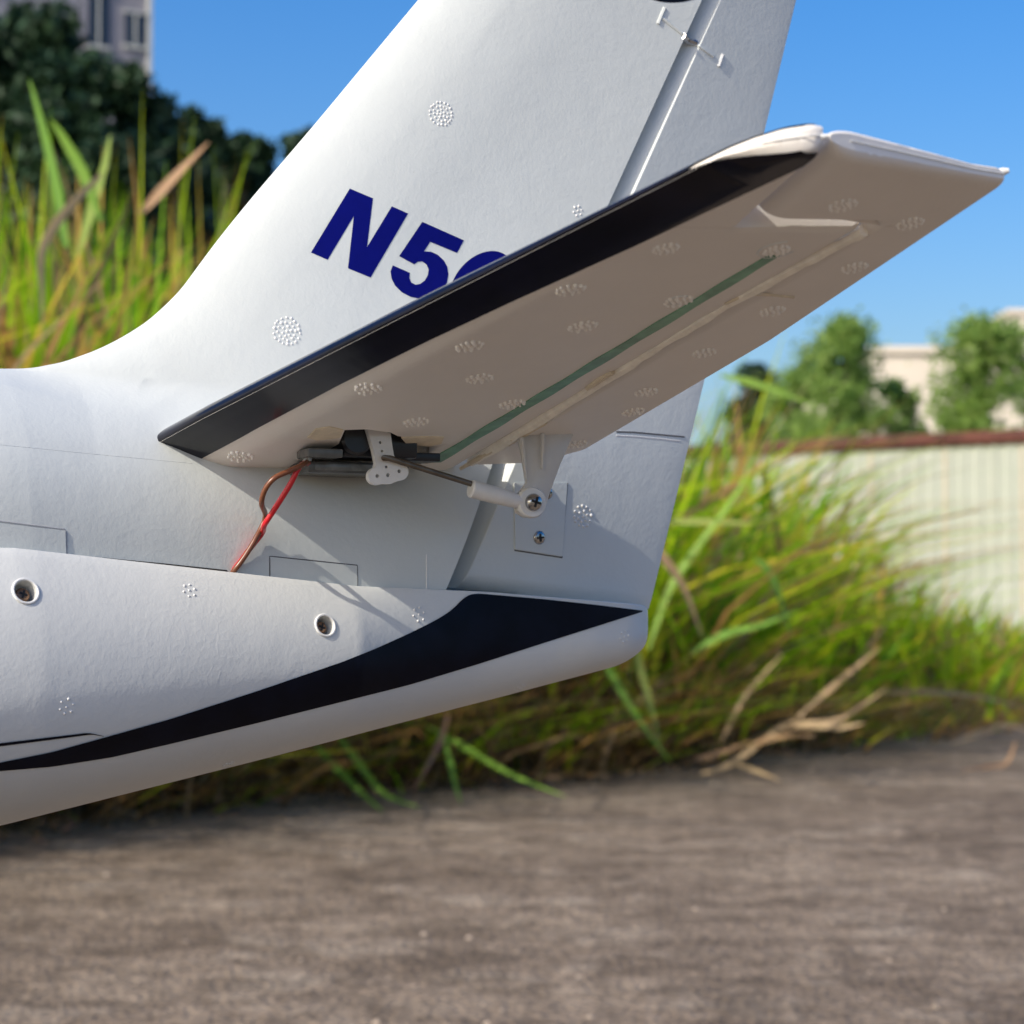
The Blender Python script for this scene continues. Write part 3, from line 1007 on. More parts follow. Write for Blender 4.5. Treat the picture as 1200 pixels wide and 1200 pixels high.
# ---- moulded vent marks: little clusters of beads
def bead_cluster(px, py, rad, surf, parent, rings_n=2, bead=0.00042, name='vent_mark', flat=0.55, mat=None):
    p, n_ = surf(px, py)
    nn = Vector(n_); a = Vector((1, 0, 0)); a = (a - nn * a.dot(nn)).normalized(); b_ = nn.cross(a)
    spots = [(0, 0)]
    for k in range(1, rings_n + 1):
        m_ = 6 * k if rings_n < 3 else 6 * k
        for j in range(m_):
            t = 2 * math.pi * j / m_ + k * 0.3
            spots.append((rad * k / rings_n * math.cos(t), rad * k / rings_n * math.sin(t)))
    V = []; Fc = []
    for u, w in spots:
        u += random.uniform(-0.05, 0.05) * rad; w += random.uniform(-0.05, 0.05) * rad
        c_ = Vector(p) + a * u + b_ * w
        l, n2, i_, ds = surf.t.find_nearest(c_)
        c_ = l
        if n2.dot(nn) < 0: n2 = -n2
        base = len(V)
        r_ = bead * random.uniform(0.8, 1.15)
        for pr, hh in ((1.0, -0.1), (0.8, 0.45), (0.4, 0.72)):
            for q in range(7):
                t = 2 * math.pi * q / 7
                V.append(tuple(c_ + (a * math.cos(t) + b_ * math.sin(t)) * r_ * pr + n2 * r_ * hh * flat * 1.6))
        for lv in range(2):
            for q in range(7):
                Fc.append((base + lv * 7 + q, base + lv * 7 + (q + 1) % 7, base + lv * 7 + 7 + (q + 1) % 7, base + lv * 7 + 7 + q))
        Fc.append(tuple(base + 14 + q for q in range(7)))
    return part(name, V, Fc, mat or BEAD, parent, sharp=math.radians(80))

SS = Surf(stab); SE = Surf(elev); SB = Surf(belly)
bead_cluster(517, 133, 0.0026, SF, fus, 3, 0.00030)
bead_cluster(336, 388, 0.0029, SF, fus, 3, 0.00033)
bead_cluster(677, 247, 0.0011, SF, fus, 1, 0.00034)
bead_cluster(683, 605, 0.0024, SR, rud, 2, 0.00042)
for px, py, r in ((222, 692, 0.0013), (78, 828, 0.0014), (491, 720, 0.0015), (609, 806, 0.0012), (732, 746, 0.0012), (268, 895, 0.0011)):
    bead_cluster(px, py, r, SB, belly, 1, 0.0003)
for px, py in ((282, 535), (432, 456), (487, 494), (550, 405), (562, 443), (668, 339), (683, 382), (780, 291), (600, 473), (910, 293), (795, 352)):
    bead_cluster(px, py, 0.0024 if py > 330 else 0.0021, SS, stab, 2, 0.00042, flat=1.0, mat=BEAD_S)
for px, py in ((988, 240), (1066, 261), (1001, 313), (905, 364), (825, 413), (742, 482), (757, 459), (675, 520)):
    bead_cluster(px, py, 0.0022, SE, elev, 2, 0.00040, flat=1.0, mat=BEAD_S)
for (px, py, r, t0, t1) in ((912, 292, 0.0035, 0.2, 4.6), (795, 351, 0.0019, 1.0, 5.2)):
    p, n_ = SS(px, py)
    path = [(p[0] + r * math.cos(t), p[1] + r * math.sin(t), plane_z(p[0] + r * math.cos(t), -(p[1] + r * math.sin(t))) - 0.00004) for t in np.linspace(t0, t1, 24)]
    V, Fc = tube(path, 0.00022, 6); part('ejector_ring', V, Fc, BEAD, stab)
# glue fillets along the hinge
for pts_, r in (([(596, 520), (612, 511), (640, 495)], 0.0006), ([(688, 455), (704, 443), (718, 436)], 0.0007), ([(540, 549), (575, 529), (600, 514)], 0.0006), ([(850, 356), (880, 345), (930, 348)], 0.00035)):
    P = smooth_path(pts_, 14)
    V, Fc = tube([tuple(hs(px, py, -0.0001)) for px, py in P], [r * (0.6 + 0.4 * random.random()) for _ in P], 7)
    part('glue_bead', V, Fc, TANFOAM, elev)

P = smooth_path([(552, 541), (700, 449), (860, 350), (1012, 270)], 40)
V, Fc = tube([tuple(hs(px, py, 0.0006)) for px, py in P], [0.0014 * random.uniform(0.75, 1.1) for _ in P], 8)
part('hinge_bounce_line', V, Fc, HINGE_BOUNCE, elev)  # tube added to draw the bounce-lit band on the hinge

# ---- black stripe on the belly
up_px = [(-70, 909), (0, 893), (60, 881), (125, 863), (200, 842), (300, 810), (400, 776), (440, 760), (480, 742), (510, 727), (528, 716), (538, 706), (546, 697.5), (560, 695.5), (640, 702.5), (700, 709), (752, 715.5)]
lo_px = [(-70, 911), (0, 903), (60, 898), (130, 887), (200, 871), (300, 847), (400, 822), (480, 802), (560, 778), (640, 752.5), (700, 733.5), (752, 717)]
ux = np.linspace(-70, 752, 260)
uy = np.interp(ux, [p[0] for p in up_px], [p[1] for p in up_px])
ly = np.interp(ux, [p[0] for p in lo_px], [p[1] for p in lo_px])
def soften(a):
    b_ = a.copy()
    b_[2:-2] = (a[:-4] + a[1:-3] + a[2:-2] + a[3:-1] + a[4:]) / 5
    return b_
ly = soften(ly); uy = soften(uy)
rows = [[(x, a + (b_ - a) * t) for t in np.linspace(0, 1, 14)] for x, a, b_ in zip(ux, uy, ly)]
st = decal_grid('belly_stripe', rows, SB, 0.00018, STRIPE, belly)
st['label'] = 'tapering black vinyl stripe along the belly'
ux = np.linspace(-70, 121, 50)
uy = np.interp(ux, [-70, 0, 100, 106, 121], [876.5, 870.5, 858.6, 858.8, 862.0]); ly = np.interp(ux, [-70, 0, 60, 100, 108, 121], [882, 874.2, 866.5, 861.2, 860.4, 862.6])
decal_grid('belly_pinstripe', [[(x, a + (b_ - a) * t) for t in np.linspace(0, 1, 3)] for x, a, b_ in zip(ux, uy, ly)], SB, 0.00018, STRIPE, belly)

# ---- registration letters
def z2p(pts, ox=360, oy=200, k=260 / 1200):
    return [(ox + x * k, oy + y * k) for x, y in pts]
N_ = z2p([(230, 97), (355, 150), (323, 414), (457, 193), (545, 232), (342, 578), (220, 528), (252, 245), (110, 482), (20, 443)])
five_o = [(622, 277), (847, 377), (810, 445), (665, 385), (631, 437), (668, 438), (705, 455), (738, 485), (757, 520), (763, 560), (756, 605), (735, 645), (705, 672), (665, 690), (615, 694), (560, 683), (510, 657), (475, 622), (456, 585), (450, 545), (462, 512), (555, 553), (552, 580), (562, 605), (585, 617), (610, 613), (635, 595), (652, 565), (656, 535), (645, 508), (622, 491), (598, 493), (578, 507), (497, 462)]
five = z2p(five_o)
bd_, sd_ = np.array([0.92, 0.39]), np.array([0.52, -0.854])
cc_ = np.array([944, 619])
ell = lambda hw, hh: [tuple(cc_ + bd_ * hw * math.cos(t) + sd_ * hh * math.sin(t)) for t in np.linspace(0, 2 * math.pi, 49)[:-1]]
def letter(name, outer, inner=None, surf=None, mat=None, parent=None):
    polys = [[Vector((x, y, 0)) for x, y in outer]]
    if inner: polys.append([Vector((x, y, 0)) for x, y in inner])
    tri = tessellate_polygon(polys)
    P = [p for q in polys for p in q]
    bm = bmesh.new()
    vs = [bm.verts.new(p) for p in P]
    for t in tri:
        try: bm.faces.new([vs[i] for i in t])
        except ValueError: pass
    xs = [p.x for p in P]; ys = [p.y for p in P]
    for x in np.arange(min(xs) + 5, max(xs), 9):
        bmesh.ops.bisect_plane(bm, geom=list(bm.verts) + list(bm.edges) + list(bm.faces), plane_co=(x, 0, 0), plane_no=(1, 0, 0))
    for y in np.arange(min(ys) + 5, max(ys), 9):
        bmesh.ops.bisect_plane(bm, geom=list(bm.verts) + list(bm.edges) + list(bm.faces), plane_co=(0, y, 0), plane_no=(0, 1, 0))
    for v_ in bm.verts:
        v_.co = Vector(surf(v_.co.x, v_.co.y, 0.00007)[0])
    bmesh.ops.recalc_face_normals(bm, faces=bm.faces)
    me = bpy.data.meshes.new(name); bm.to_mesh(me); bm.free()
    me.polygons.foreach_set('use_smooth', [True] * len(me.polygons))
    return link(name, me, mat, parent)
letter('registration_letter', N_, None, SF, NAVY, fus)
letter('registration_letter', five, None, SF, NAVY, fus)
letter('registration_letter', z2p(ell(150, 205)), z2p(ell(56, 108))[::-1], SF, NAVY, fus)
letter('fin_emblem', [(788 + 42 * math.cos(t), -18 + 21 * math.sin(t)) for t in np.linspace(0, 2 * math.pi, 40)[:-1]], None, SF, STRIPE, fus)

# ---- servo wires
def wire(name, pts, r, mat, flat=1.0):
    P = smooth_path(pts, 40)
    V, Fc = tube([tuple(p) for p in P], r, 10)
    return part(name, V, Fc, mat, plane)
f_ = lambda px, py, off: SF(px, py, off)[0]
wire('brown_wire', [lp(361, 541, 0.031), lp(352, 546, 0.034), lp(338, 552.5, 0.034), lp(322, 560, 0.034), lp(311, 573, 0.033), lp(306.5, 590, 0.031), f_(303, 610, 0.003), f_(293, 634, 0.0022), f_(281, 655, 0.0016), f_(273, 668, 0.0008), f_(269, 679, -0.001)], 0.00056, BROWNW)
wire('red_wire', [lp(361, 542, 0.030), lp(351, 547, 0.0335), lp(341, 566, 0.033), lp(330, 584, 0.0318), lp(319, 601, 0.0302), lp(310, 615, 0.0285), f_(303, 626, 0.0016), f_(292, 641, 0.0010), f_(279, 660, 0.0006), f_(270, 676, -0.0008)], 0.00058, REDW)

# ---- the rest of the model that carries it: wing and undercarriage, ahead of the frame
def wing(sg):
    rings = []
    for t in np.linspace(0, 1, 9):
        Y = 0.03 + 0.62 * t; ch = 0.19 - 0.07 * t; xl = -0.68 + 0.03 * t; z = -0.088 + 0.045 * t
        top_ = [(xl + ch * u, sg * Y, z + 0.09 * ch * math.sqrt(u) * (1 - u) * 2.0 + 0.0008) for u in np.linspace(0, 1, 20) ** 1.6]
        bot_ = [(xl + ch * u, sg * Y, z - 0.03 * ch * math.sqrt(u) * (1 - u) * 2.0) for u in np.linspace(0, 1, 20)[::-1][:-1] ** 1.6]
        rings.append(top_ + bot_)
    V, Fc = loft(rings)
    return part('wing', V, Fc, FOAM, plane, sharp=math.radians(60))
wing(-1); wing(1)
GZ = -O[2]
def leg(x, y, ztop_, r=0.028):
    g = empty('landing_gear', (0, 0, 0)); g.parent = plane
    V, Fc = tube([(x, y, ztop_), (x, y, GZ + r)], 0.004, 12); part('strut', V, Fc, STEEL, g)
    rg = []
    for yy, rr in ((-0.008, 0.5), (-0.009, 0.8), (-0.006, 0.97), (0, 1.0), (0.006, 0.97), (0.009, 0.8), (0.008, 0.5)):
        rg.append([(x + r * rr * math.cos(t), y + 0.012 + yy, GZ + r + r * rr * math.sin(t)) for t in np.linspace(0, 2 * math.pi, 33)[:-1]])
    V, Fc = loft(rg); part('wheel', V, Fc, RUBBER, g)
leg(-0.70, 0, -0.09); leg(-0.56, -0.17, -0.075); leg(-0.56, 0.17, -0.075)
# ================================================================== VEGETATION
def leaf_mat(name, stops, trans=0.35, rough=0.55):
    """colour by the blade's own tint attribute"""
    m, nt, b = mat_new(name)
    at_ = nt.nodes.new('ShaderNodeAttribute'); at_.attribute_name = 'tint'
    r = ramp(nt, at_.outputs['Fac'], stops)
    nt.links.new(r.outputs[0], b.inputs['Base Color'])
    b.inputs['Roughness'].default_value = rough
    b.inputs['Specular IOR Level'].default_value = 0.3
    t = nt.nodes.new('ShaderNodeBsdfTranslucent')
    nt.links.new(r.outputs[0], t.inputs[0])
    mx = nt.nodes.new('ShaderNodeMixShader'); mx.inputs[0].default_value = trans
    nt.links.new(b.outputs[0], mx.inputs[1]); nt.links.new(t.outputs[0], mx.inputs[2])
    nt.links.new(mx.outputs[0], nt.nodes['Material Output'].inputs[0])
    return m

GRASS = leaf_mat('grass_blades', [(0.0, (0.10, 0.26, 0.012)), (0.30, (0.25, 0.50, 0.012)), (0.55, (0.48, 0.66, 0.015)), (0.72, (0.68, 0.66, 0.03)), (0.80, (0.64, 0.34, 0.10)), (0.90, (0.13, 0.085, 0.04)), (1.0, (0.55, 0.39, 0.22))], 0.58)
STRAW = leaf_mat('dry_straw', [(0.0, (0.52, 0.30, 0.16)), (0.5, (0.60, 0.44, 0.25)), (1.0, (0.40, 0.20, 0.12))], 0.42)
BLADE_G = leaf_mat('green_blade', [(0.0, (0.14, 0.32, 0.05)), (0.5, (0.24, 0.44, 0.06)), (1.0, (0.42, 0.48, 0.12))], 0.4)

def blades(base, length, lean, width, tint, curl, seg=5):
    """numpy strips: base (n,3), lean (n,2) sideways travel of the tip, width (n)"""
    n = len(base)
    ts = np.linspace(0, 1, seg + 1)
    side = np.stack([-np.sin(curl), np.cos(curl), np.zeros(n)], 1)
    V = np.zeros((n, (seg + 1) * 2, 3))
    for k, t in enumerate(ts):
        ctr = base.copy()
        ctr[:, 0] += lean[:, 0] * t ** 1.8
        ctr[:, 1] += lean[:, 1] * t ** 1.8
        droop = np.hypot(lean[:, 0], lean[:, 1]) / np.maximum(length, 1e-3)
        ctr[:, 2] += length * (t - np.clip(droop, 0, 1.1) * 0.45 * t ** 2.4)
        w = width * (0.75 + 0.6 * t) * (1 - t ** 2.2) * 0.5 + 0.0002
        V[:, 2 * k] = ctr - side * w[:, None]
        V[:, 2 * k + 1] = ctr + side * w[:, None]
    fb = np.array([[2 * k, 2 * k + 1, 2 * k + 3, 2 * k + 2] for k in range(seg)])
    m_ = (seg + 1) * 2
    Fc = (fb[None] + (np.arange(n) * m_)[:, None, None]).reshape(-1, 4)
    tv = np.repeat(tint[:, None], m_, 1)
    low_t = np.repeat(ts, 2)[None]
    if seg >= 5:                      # dead sheaths at the foot of each blade
        foot = np.clip(1 - low_t / 0.34, 0, 1) * (length[:, None] > 0.12)
        tv = np.where(foot > 0.01, np.maximum(tv, 0.90), tv)
        tipd = (RNG.random(n) < 0.26)[:, None] & (low_t > RNG.uniform(0.55, 0.95, n)[:, None])
        tv = np.where(tipd, RNG.uniform(0.76, 0.84, n)[:, None], tv)      # scorched tips
    return V.reshape(-1, 3), Fc, tv.ravel()

def quads_object(name, V, Fc, tint, mat, parent=None):
    me = bpy.data.meshes.new(name)
    me.vertices.add(len(V)); me.vertices.foreach_set('co', V.astype(np.float32).ravel())
    k = Fc.shape[1]
    me.loops.add(len(Fc) * k); me.loops.foreach_set('vertex_index', Fc.astype(np.int32).ravel())
    me.polygons.add(len(Fc))
    me.polygons.foreach_set('loop_start', (np.arange(len(Fc)) * k).astype(np.int32))
    me.polygons.foreach_set('loop_total', np.full(len(Fc), k, np.int32))
    me.update(); me.validate()
    a = me.attributes.new('tint', 'FLOAT', 'POINT')
    a.data.foreach_set('value', tint.astype(np.float32))
    me.polygons.foreach_set('use_smooth', [True] * len(me.polygons))
    return link(name, me, mat, parent)

# points beside the pavement edge: arc position + distance into the verge
seg_d = np.r_[0, np.cumsum(np.hypot(*np.diff(EDGE2, axis=0).T))]
def verge(n, y0, y1, dmin, dmax, power=1.6):
    i0 = np.argmax(EDGE2[:, 1] > y0); i1 = len(EDGE2) - 1 - np.argmax(EDGE2[::-1, 1] < y1)
    u = RNG.uniform(seg_d[i0], seg_d[i1], n)
    x = np.interp(u, seg_d, EDGE2[:, 0]); y = np.interp(u, seg_d, EDGE2[:, 1])
    dx = np.gradient(EDGE2[:, 0], seg_d); dy = np.gradient(EDGE2[:, 1], seg_d)
    tx = np.interp(u, seg_d, dx); ty = np.interp(u, seg_d, dy)
    l = np.hypot(tx, ty); tx /= l; ty /= l
    d = dmin + (dmax - dmin) * RNG.random(n) ** power
    return np.stack([x - ty * d, y + tx * d, np.full(n, -0.03)], 1), np.stack([ty, -tx], 1), d

# top of the growth: tall on the left, running down to nothing on the right
TOPX = [-400, 0, 120, 250, 330, 500, 700, 820, 880, 950, 1020, 1100, 1160, 1220, 1400, 3000]
TOPY = [270, 290, 285, 305, 330, 350, 390, 420, 470, 550, 620, 660, 690, 735, 765, 765]
def top_limit(P):
    px = 600 + F * P[:, 0] / np.maximum(P[:, 1], 0.3)
    return HC + (720 - np.interp(px, TOPX, TOPY)) / F * P[:, 1]

def grow(tufts, per, y0, y1, dmin, dmax, hlo, hhi, wlo, whi, lean_lo, lean_hi, over, dry=0.25, power=1.6, spread=0.05):
    P0, nrm, d = verge(tufts, y0, y1, dmin, dmax, power)
    hue = RNG.normal(0, 0.10, tufts); vig = RNG.uniform(0.8, 1.08, tufts); dryt = np.clip(RNG.normal(dry, 0.15, tufts), 0, 0.9)
    i_ = np.repeat(np.arange(tufts), per); n = len(i_)
    P = P0[i_].copy(); P[:, :2] += RNG.normal(0, spread, (n, 2))
    lim = np.clip(top_limit(P), 0.06, 1.0)
    h = RNG.uniform(hlo, hhi, n) * lim * vig[i_]
    ang = RNG.uniform(0, 2 * math.pi, n)
    L = h * (lean_lo + (lean_hi - lean_lo) * RNG.random(n) ** 1.7)
    lean = np.stack([np.cos(ang) * L, np.sin(ang) * L], 1) + (nrm * (np.exp(-d / 0.25))[:, None])[i_] * (h * over * RNG.random(n))[:, None]
    w = RNG.uniform(wlo, whi, n)
    t = np.clip(RNG.beta(2.0, 2.0, n) * 0.74 + hue[i_], 0, 0.73)
    isdry = RNG.random(n) < dryt[i_]
    t[isdry] = RNG.uniform(0.76, 1.0, isdry.sum())
    return blades(P, h, lean, w, t, RNG.uniform(0, math.pi, n))

sets = [grow(300, 16, 1.5, 3.5, 0.2, 1.2, 0.5, 1.0, 0.013, 0.026, 0.05, 0.9, 0.0, 0.14, 1.0, 0.06),
        grow(270, 16, 1.3, 3.3, 0.12, 0.95, 0.55, 1.32, 0.012, 0.024, 0.05, 0.8, 0.05, 0.20),
        grow(210, 16, 1.3, 4.2, 0.7, 2.0, 0.7, 1.30, 0.013, 0.025, 0.04, 0.6, 0.0, 0.2, 1.0),
        grow(330, 13, 2.2, 5.6, 0.12, 0.9, 0.45, 1.25, 0.010, 0.021, 0.2, 1.5, 0.2, 0.30, 1.2, 0.06),
        grow(520, 10, 1.6, 7.5, -0.02, 0.35, 0.12, 0.55, 0.004, 0.011, 0.5, 2.4, 0.9, 0.78),
        grow(260, 13, 4.0, 9.5, 0.0, 2.2, 0.5, 1.2, 0.012, 0.024, 0.2, 1.2, 0.4, 0.34, 1.0, 0.08)]
off = 0; VV = []; FF = []; TT = []
for V, Fc, t in sets:
    VV.append(V); FF.append(Fc + off); TT.append(t); off += len(V)
g = quads_object('tall_grass', np.vstack(VV), np.vstack(FF), np.hstack(TT), GRASS)
tag(g, 'tall tangled green and dry grass growing along the pavement edge', 'grass', kind='stuff')

# rough field behind, as far as the fence
n = 9000
P = np.stack([RNG.uniform(-9, 16, n), RNG.uniform(5.5, 26, n), np.full(n, -0.03)], 1)
ed = np.interp(P[:, 1], EDGE2[:, 1], EDGE2[:, 0])
P = P[(P[:, 0] < ed - 0.1)]
n = len(P)
h = np.clip(top_limit(P), 0.05, 0.45) * RNG.uniform(0.4, 0.9, n)
ang = RNG.uniform(0, 6.28, n); L = h * np.abs(RNG.normal(0, 0.4, n))
V, Fc, t = blades(P, h, np.stack([np.cos(ang) * L, np.sin(ang) * L], 1), RNG.uniform(0.012, 0.03, n), np.where(RNG.random(n) < 0.3, RNG.uniform(0.76, 1, n), RNG.uniform(0.1, 0.7, n)), RNG.uniform(0, 3.1, n))
g = quads_object('field_grass', V, Fc, t, GRASS)
tag(g, 'low rough grass on the open ground before the metal fence', 'grass', kind='stuff')

# straw litter on the pavement edge
n = 1900
P, nrm, d = verge(n, 1.3, 7.0, -0.16, 0.12, 0.7)
P[:, 2] = np.where(d < 0, 0.003, -0.02) + RNG.uniform(0, 0.012, n)
L = RNG.uniform(0.02, 0.14, n); ang = RNG.uniform(0, 6.28, n)
V, Fc, t = blades(P, RNG.uniform(0.0, 0.02, n), np.stack([np.cos(ang) * L, np.sin(ang) * L], 1), RNG.uniform(0.003, 0.009, n), RNG.random(n), ang + math.pi / 2, 3)
g = quads_object('straw_litter', V, Fc, t, STRAW)
tag(g, 'broken dry straw littering the pavement edge', 'straw', kind='stuff')

# small stones and grit on the pavement
n = 260
px = RNG.uniform(-100, 1300, n); py = RNG.uniform(860, 1230, n)
V = []; Fc = []
for a, b_ in zip(px, py):
    p = on_ground(a, b_)
    if p[0] < np.interp(p[1], EDGE2[:, 1], EDGE2[:, 0]) + 0.01: continue
    s = random.choice([0.001, 0.0012, 0.0015, 0.002, 0.003]) * random.uniform(0.7, 1.2)
    base = len(V)
    for k in range(6):
        t = k * math.pi / 3 + random.uniform(-0.3, 0.3)
        V.append((p[0] + s * math.cos(t) * random.uniform(0.7, 1.3), p[1] + s * math.sin(t) * random.uniform(0.7, 1.3), 0.0002))
    V.append((p[0] + s * random.uniform(-0.3, 0.3), p[1], s * random.uniform(0.6, 1.1)))
    Fc += [(base + k, base + (k + 1) % 6, base + 6) for k in range(6)]
GRIT = plain('grit', (0.36, 0.29, 0.22), 0.9, var=0.5, scale=9)
g = link('grit', mesh_of('grit', V, Fc, False), GRIT)
tag(g, 'small stones and grit scattered over the pavement', 'grit', kind='stuff')

# ---- single blades and stalks that stand out
def ribbon(pts, w, twist=0.0, n=18):
    P = smooth_path(pts, n)
    V = []; Fc = []
    for i, p in enumerate(P):
        t = i / (n - 1)
        T = P[min(i + 1, n - 1)] - P[max(i - 1, 0)]; T /= np.linalg.norm(T)
        view = p - CAM; view /= np.linalg.norm(view)
        s = np.cross(T, view); s /= max(np.linalg.norm(s), 1e-6)
        u = np.cross(s, T)
        a = twist * t + 0.35
        s2 = s * math.cos(a) + u * math.sin(a); u2 = np.cross(s2, T)
        ww = w * min(1.0, 0.35 + 2.2 * t) * (1 - t ** 3) * 0.5 + 0.0003
        V += [p - s2 * ww, p + u2 * ww * 0.25, p + s2 * ww]
    for i in range(n - 1):
        for j in (0, 1):
            Fc.append((3 * i + j, 3 * i + j + 1, 3 * i + j + 4, 3 * i + j + 3))
    return np.array(V), np.array(Fc)

def single(name, label, cat, pts, depth, w, mat, tint, group=None, twist=0.6):
    dd = depth if hasattr(depth, '__len__') else [depth] * len(pts)
    P = [at(px, py, d) for (px, py), d in zip(pts, dd)]
    V, Fc = ribbon(P, w, twist)
    o = quads_object(name, V, Fc, np.full(len(V), tint) + RNG.uniform(-0.04, 0.04, len(V)), mat)
    tag(o, label, cat, group)
    return o
G_ = 'single blades standing out of the verge'
B = 'grass blade'
single('grass_blade', 'leftmost green blade drooping onto the pavement below the belly', B, [(366, 868), (395, 900), (425, 930), (449, 952)], [3.05, 3.0, 2.9, 2.8], 0.011, BLADE_G, 0.35, G_)
single('grass_blade', 'green blade curving onto the pavement, second of the drooping pair below the belly', B, [(395, 860), (420, 893), (450, 930), (492, 946)], [3.05, 3.0, 2.92, 2.84], 0.011, BLADE_G, 0.45, G_)
single('grass_blade', 'long green blade lying out to the right onto the pavement under the tail cone', B, [(500, 850), (545, 876), (600, 908), (664, 934)], [3.2, 3.1, 3.0, 2.95], 0.010, BLADE_G, 0.5, G_)
single('grass_blade', 'short green blade hanging straight down beside the brown stalk', B, [(520, 862), (528, 895), (534, 922), (541, 944)], [3.1, 3.05, 2.98, 2.9], 0.009, BLADE_G, 0.3, G_)
single('dry_reed', 'reddish brown dry stalk leaning down left under the belly', B, [(525, 838), (516, 868), (500, 900), (482, 930)], [3.05, 3.0, 2.95, 2.9], 0.009, STRAW, 0.95, G_)
single('grass_blade', 'green blade slanting down right below the rounded tail end', B, [(700, 760), (722, 800), (750, 845), (786, 893)], [3.2, 3.2, 3.2, 3.2], 0.012, BLADE_G, 0.4, G_)
single('grass_blade', 'yellow green blade hanging from behind the rounded tail end', B, [(742, 740), (752, 790), (765, 835), (774, 880)], 3.25, 0.012, BLADE_G, 0.95, G_)
single('dry_reed', 'pinkish tan dry blade arching beside the rudder trailing edge', B, [(745, 620), (776, 652), (802, 690), (824, 750)], 3.0, 0.014, STRAW, 0.2, G_)
single('grass_blade', 'long green blade rising to the right behind the rudder', B, [(760, 760), (785, 690), (818, 640), (862, 580), (885, 530)], 3.15, 0.012, BLADE_G, 0.6, G_)
single('grass_blade', 'pale stem running level to the right of the rudder', B, [(770, 612), (810, 611), (850, 612), (885, 613)], 3.2, 0.010, BLADE_G, 0.98, G_, 0.1)
single('grass_blade', 'bright green blade lying up to the right beside the tail end', B, [(810, 765), (850, 743), (890, 733), (935, 716)], 3.3, 0.013, BLADE_G, 0.4, G_)
single('grass_blade', 'short green blade bent over and pointing down in the right-hand grass', B, [(885, 655), (900, 668), (914, 700), (928, 752)], 3.4, 0.013, BLADE_G, 0.25, G_)
single('grass_blade', 'green blade arching over below the elevator trailing edge', B, [(845, 440), (880, 448), (915, 460), (962, 480)], 3.5, 0.014, BLADE_G, 0.6, G_)
single('dry_reed', 'orange brown dry blade slanting up above the left grass', B, [(165, 250), (190, 222), (216, 195), (245, 166)], 2.7, 0.014, STRAW, 0.05, G_)
single('dry_reed', 'tan dry blade hanging vertically in the left grass', B, [(118, 205), (75, 250), (50, 292), (49, 340), (50, 392)], 2.5, 0.013, STRAW, 0.5, G_)
single('grass_blade', 'tallest green blade reaching up in front of the dark trees', B, [(78, 290), (66, 220), (50, 150), (34, 92)], 2.6, 0.013, BLADE_G, 0.3, G_, 0.2)
single('grass_blade', 'broad green blade leaning left beside the tallest one', B, [(120, 260), (98, 205), (76, 165), (60, 140)], 2.65, 0.015, BLADE_G, 0.55, G_, 0.2)
single('grass_blade', 'upright green blade with a pointed tip right of the leaning broad one', B, [(92, 300), (108, 240), (122, 195), (129, 158)], 2.7, 0.013, BLADE_G, 0.8, G_, 0.2)

single('dry_reed', 'long pale dry stem lying level at the far right verge', B, [(1036, 812), (1090, 811), (1150, 817), (1215, 834)], [4.3, 4.4, 4.6, 4.8], 0.011, STRAW, 0.15, G_, 0.1)
single('dry_reed', 'broken tan reed lying on the pavement at the right edge of the picture', B, [(1115, 872), (1150, 858), (1180, 850), (1215, 858)], [4.3, 4.4, 4.45, 4.5], 0.014, STRAW, 0.4, G_, 0.2)
single('dry_reed', 'short pinkish reed on the pavement below the broken tan one', B, [(1120, 906), (1155, 900), (1180, 893), (1190, 868)], [3.55, 3.6, 3.65, 3.7], 0.010, STRAW, 0.1, G_, 0.2)

# branching dry stalk lying at the pavement edge
rt = empty('dry_grass_stalk', tuple(on_ground(822, 908)))
tag(rt, 'branching tan dry grass stalk lying over the pavement edge at right', 'dry stalk')
def twig(name, pts, depth, w, tint):
    P = [at(px, py, d) for (px, py), d in zip(pts, np.linspace(depth[0], depth[1], len(pts)))]
    V, Fc = ribbon(P, w, 0.5)
    V = V - np.array(rt.location)
    quads_object(name, V, Fc, np.full(len(V), tint), STRAW, rt)
twig('stem', [(820, 907), (855, 896), (885, 875), (915, 853), (945, 838)], (3.45, 3.5), 0.011, 0.45)
twig('leaf', [(908, 855), (950, 848), (985, 842), (1040, 806)], (3.5, 3.45), 0.012, 0.6)
twig('leaf', [(920, 850), (950, 849), (985, 852), (1014, 847)], (3.5, 3.4), 0.014, 0.5)
twig('leaf', [(935, 840), (975, 805), (1005, 780), (1032, 758)], (3.5, 3.55), 0.010, 0.35)
twig('leaf', [(870, 882), (895, 868), (925, 862), (955, 862)], (3.5, 3.4), 0.010, 0.2)
twig('leaf', [(815, 890), (850, 880), (880, 868)], (3.45, 3.5), 0.010, 0.1)
twig('leaf', [(860, 893), (885, 903), (915, 915)], (3.45, 3.3), 0.008, 0.5)
twig('leaf', [(845, 870), (870, 820), (895, 790), (918, 765)], (3.6, 3.65), 0.008, 0.4)

# ---- trees
def tree_leaf_mat(name, c0, c1, c2, trans=0.3):
    return leaf_mat(name, [(0.0, c0), (0.5, c1), (1.0, c2)], trans)
TL_L = tree_leaf_mat('pale_foliage', (0.15, 0.27, 0.06), (0.29, 0.44, 0.10), (0.44, 0.56, 0.16), 0.55)
TL_D = tree_leaf_mat('dark_foliage', (0.014, 0.036, 0.018), (0.024, 0.058, 0.026), (0.040, 0.082, 0.034), 0.2)
BARK = plain('bark', (0.10, 0.085, 0.065), 0.9, var=0.3, scale=8, bump=0.4)

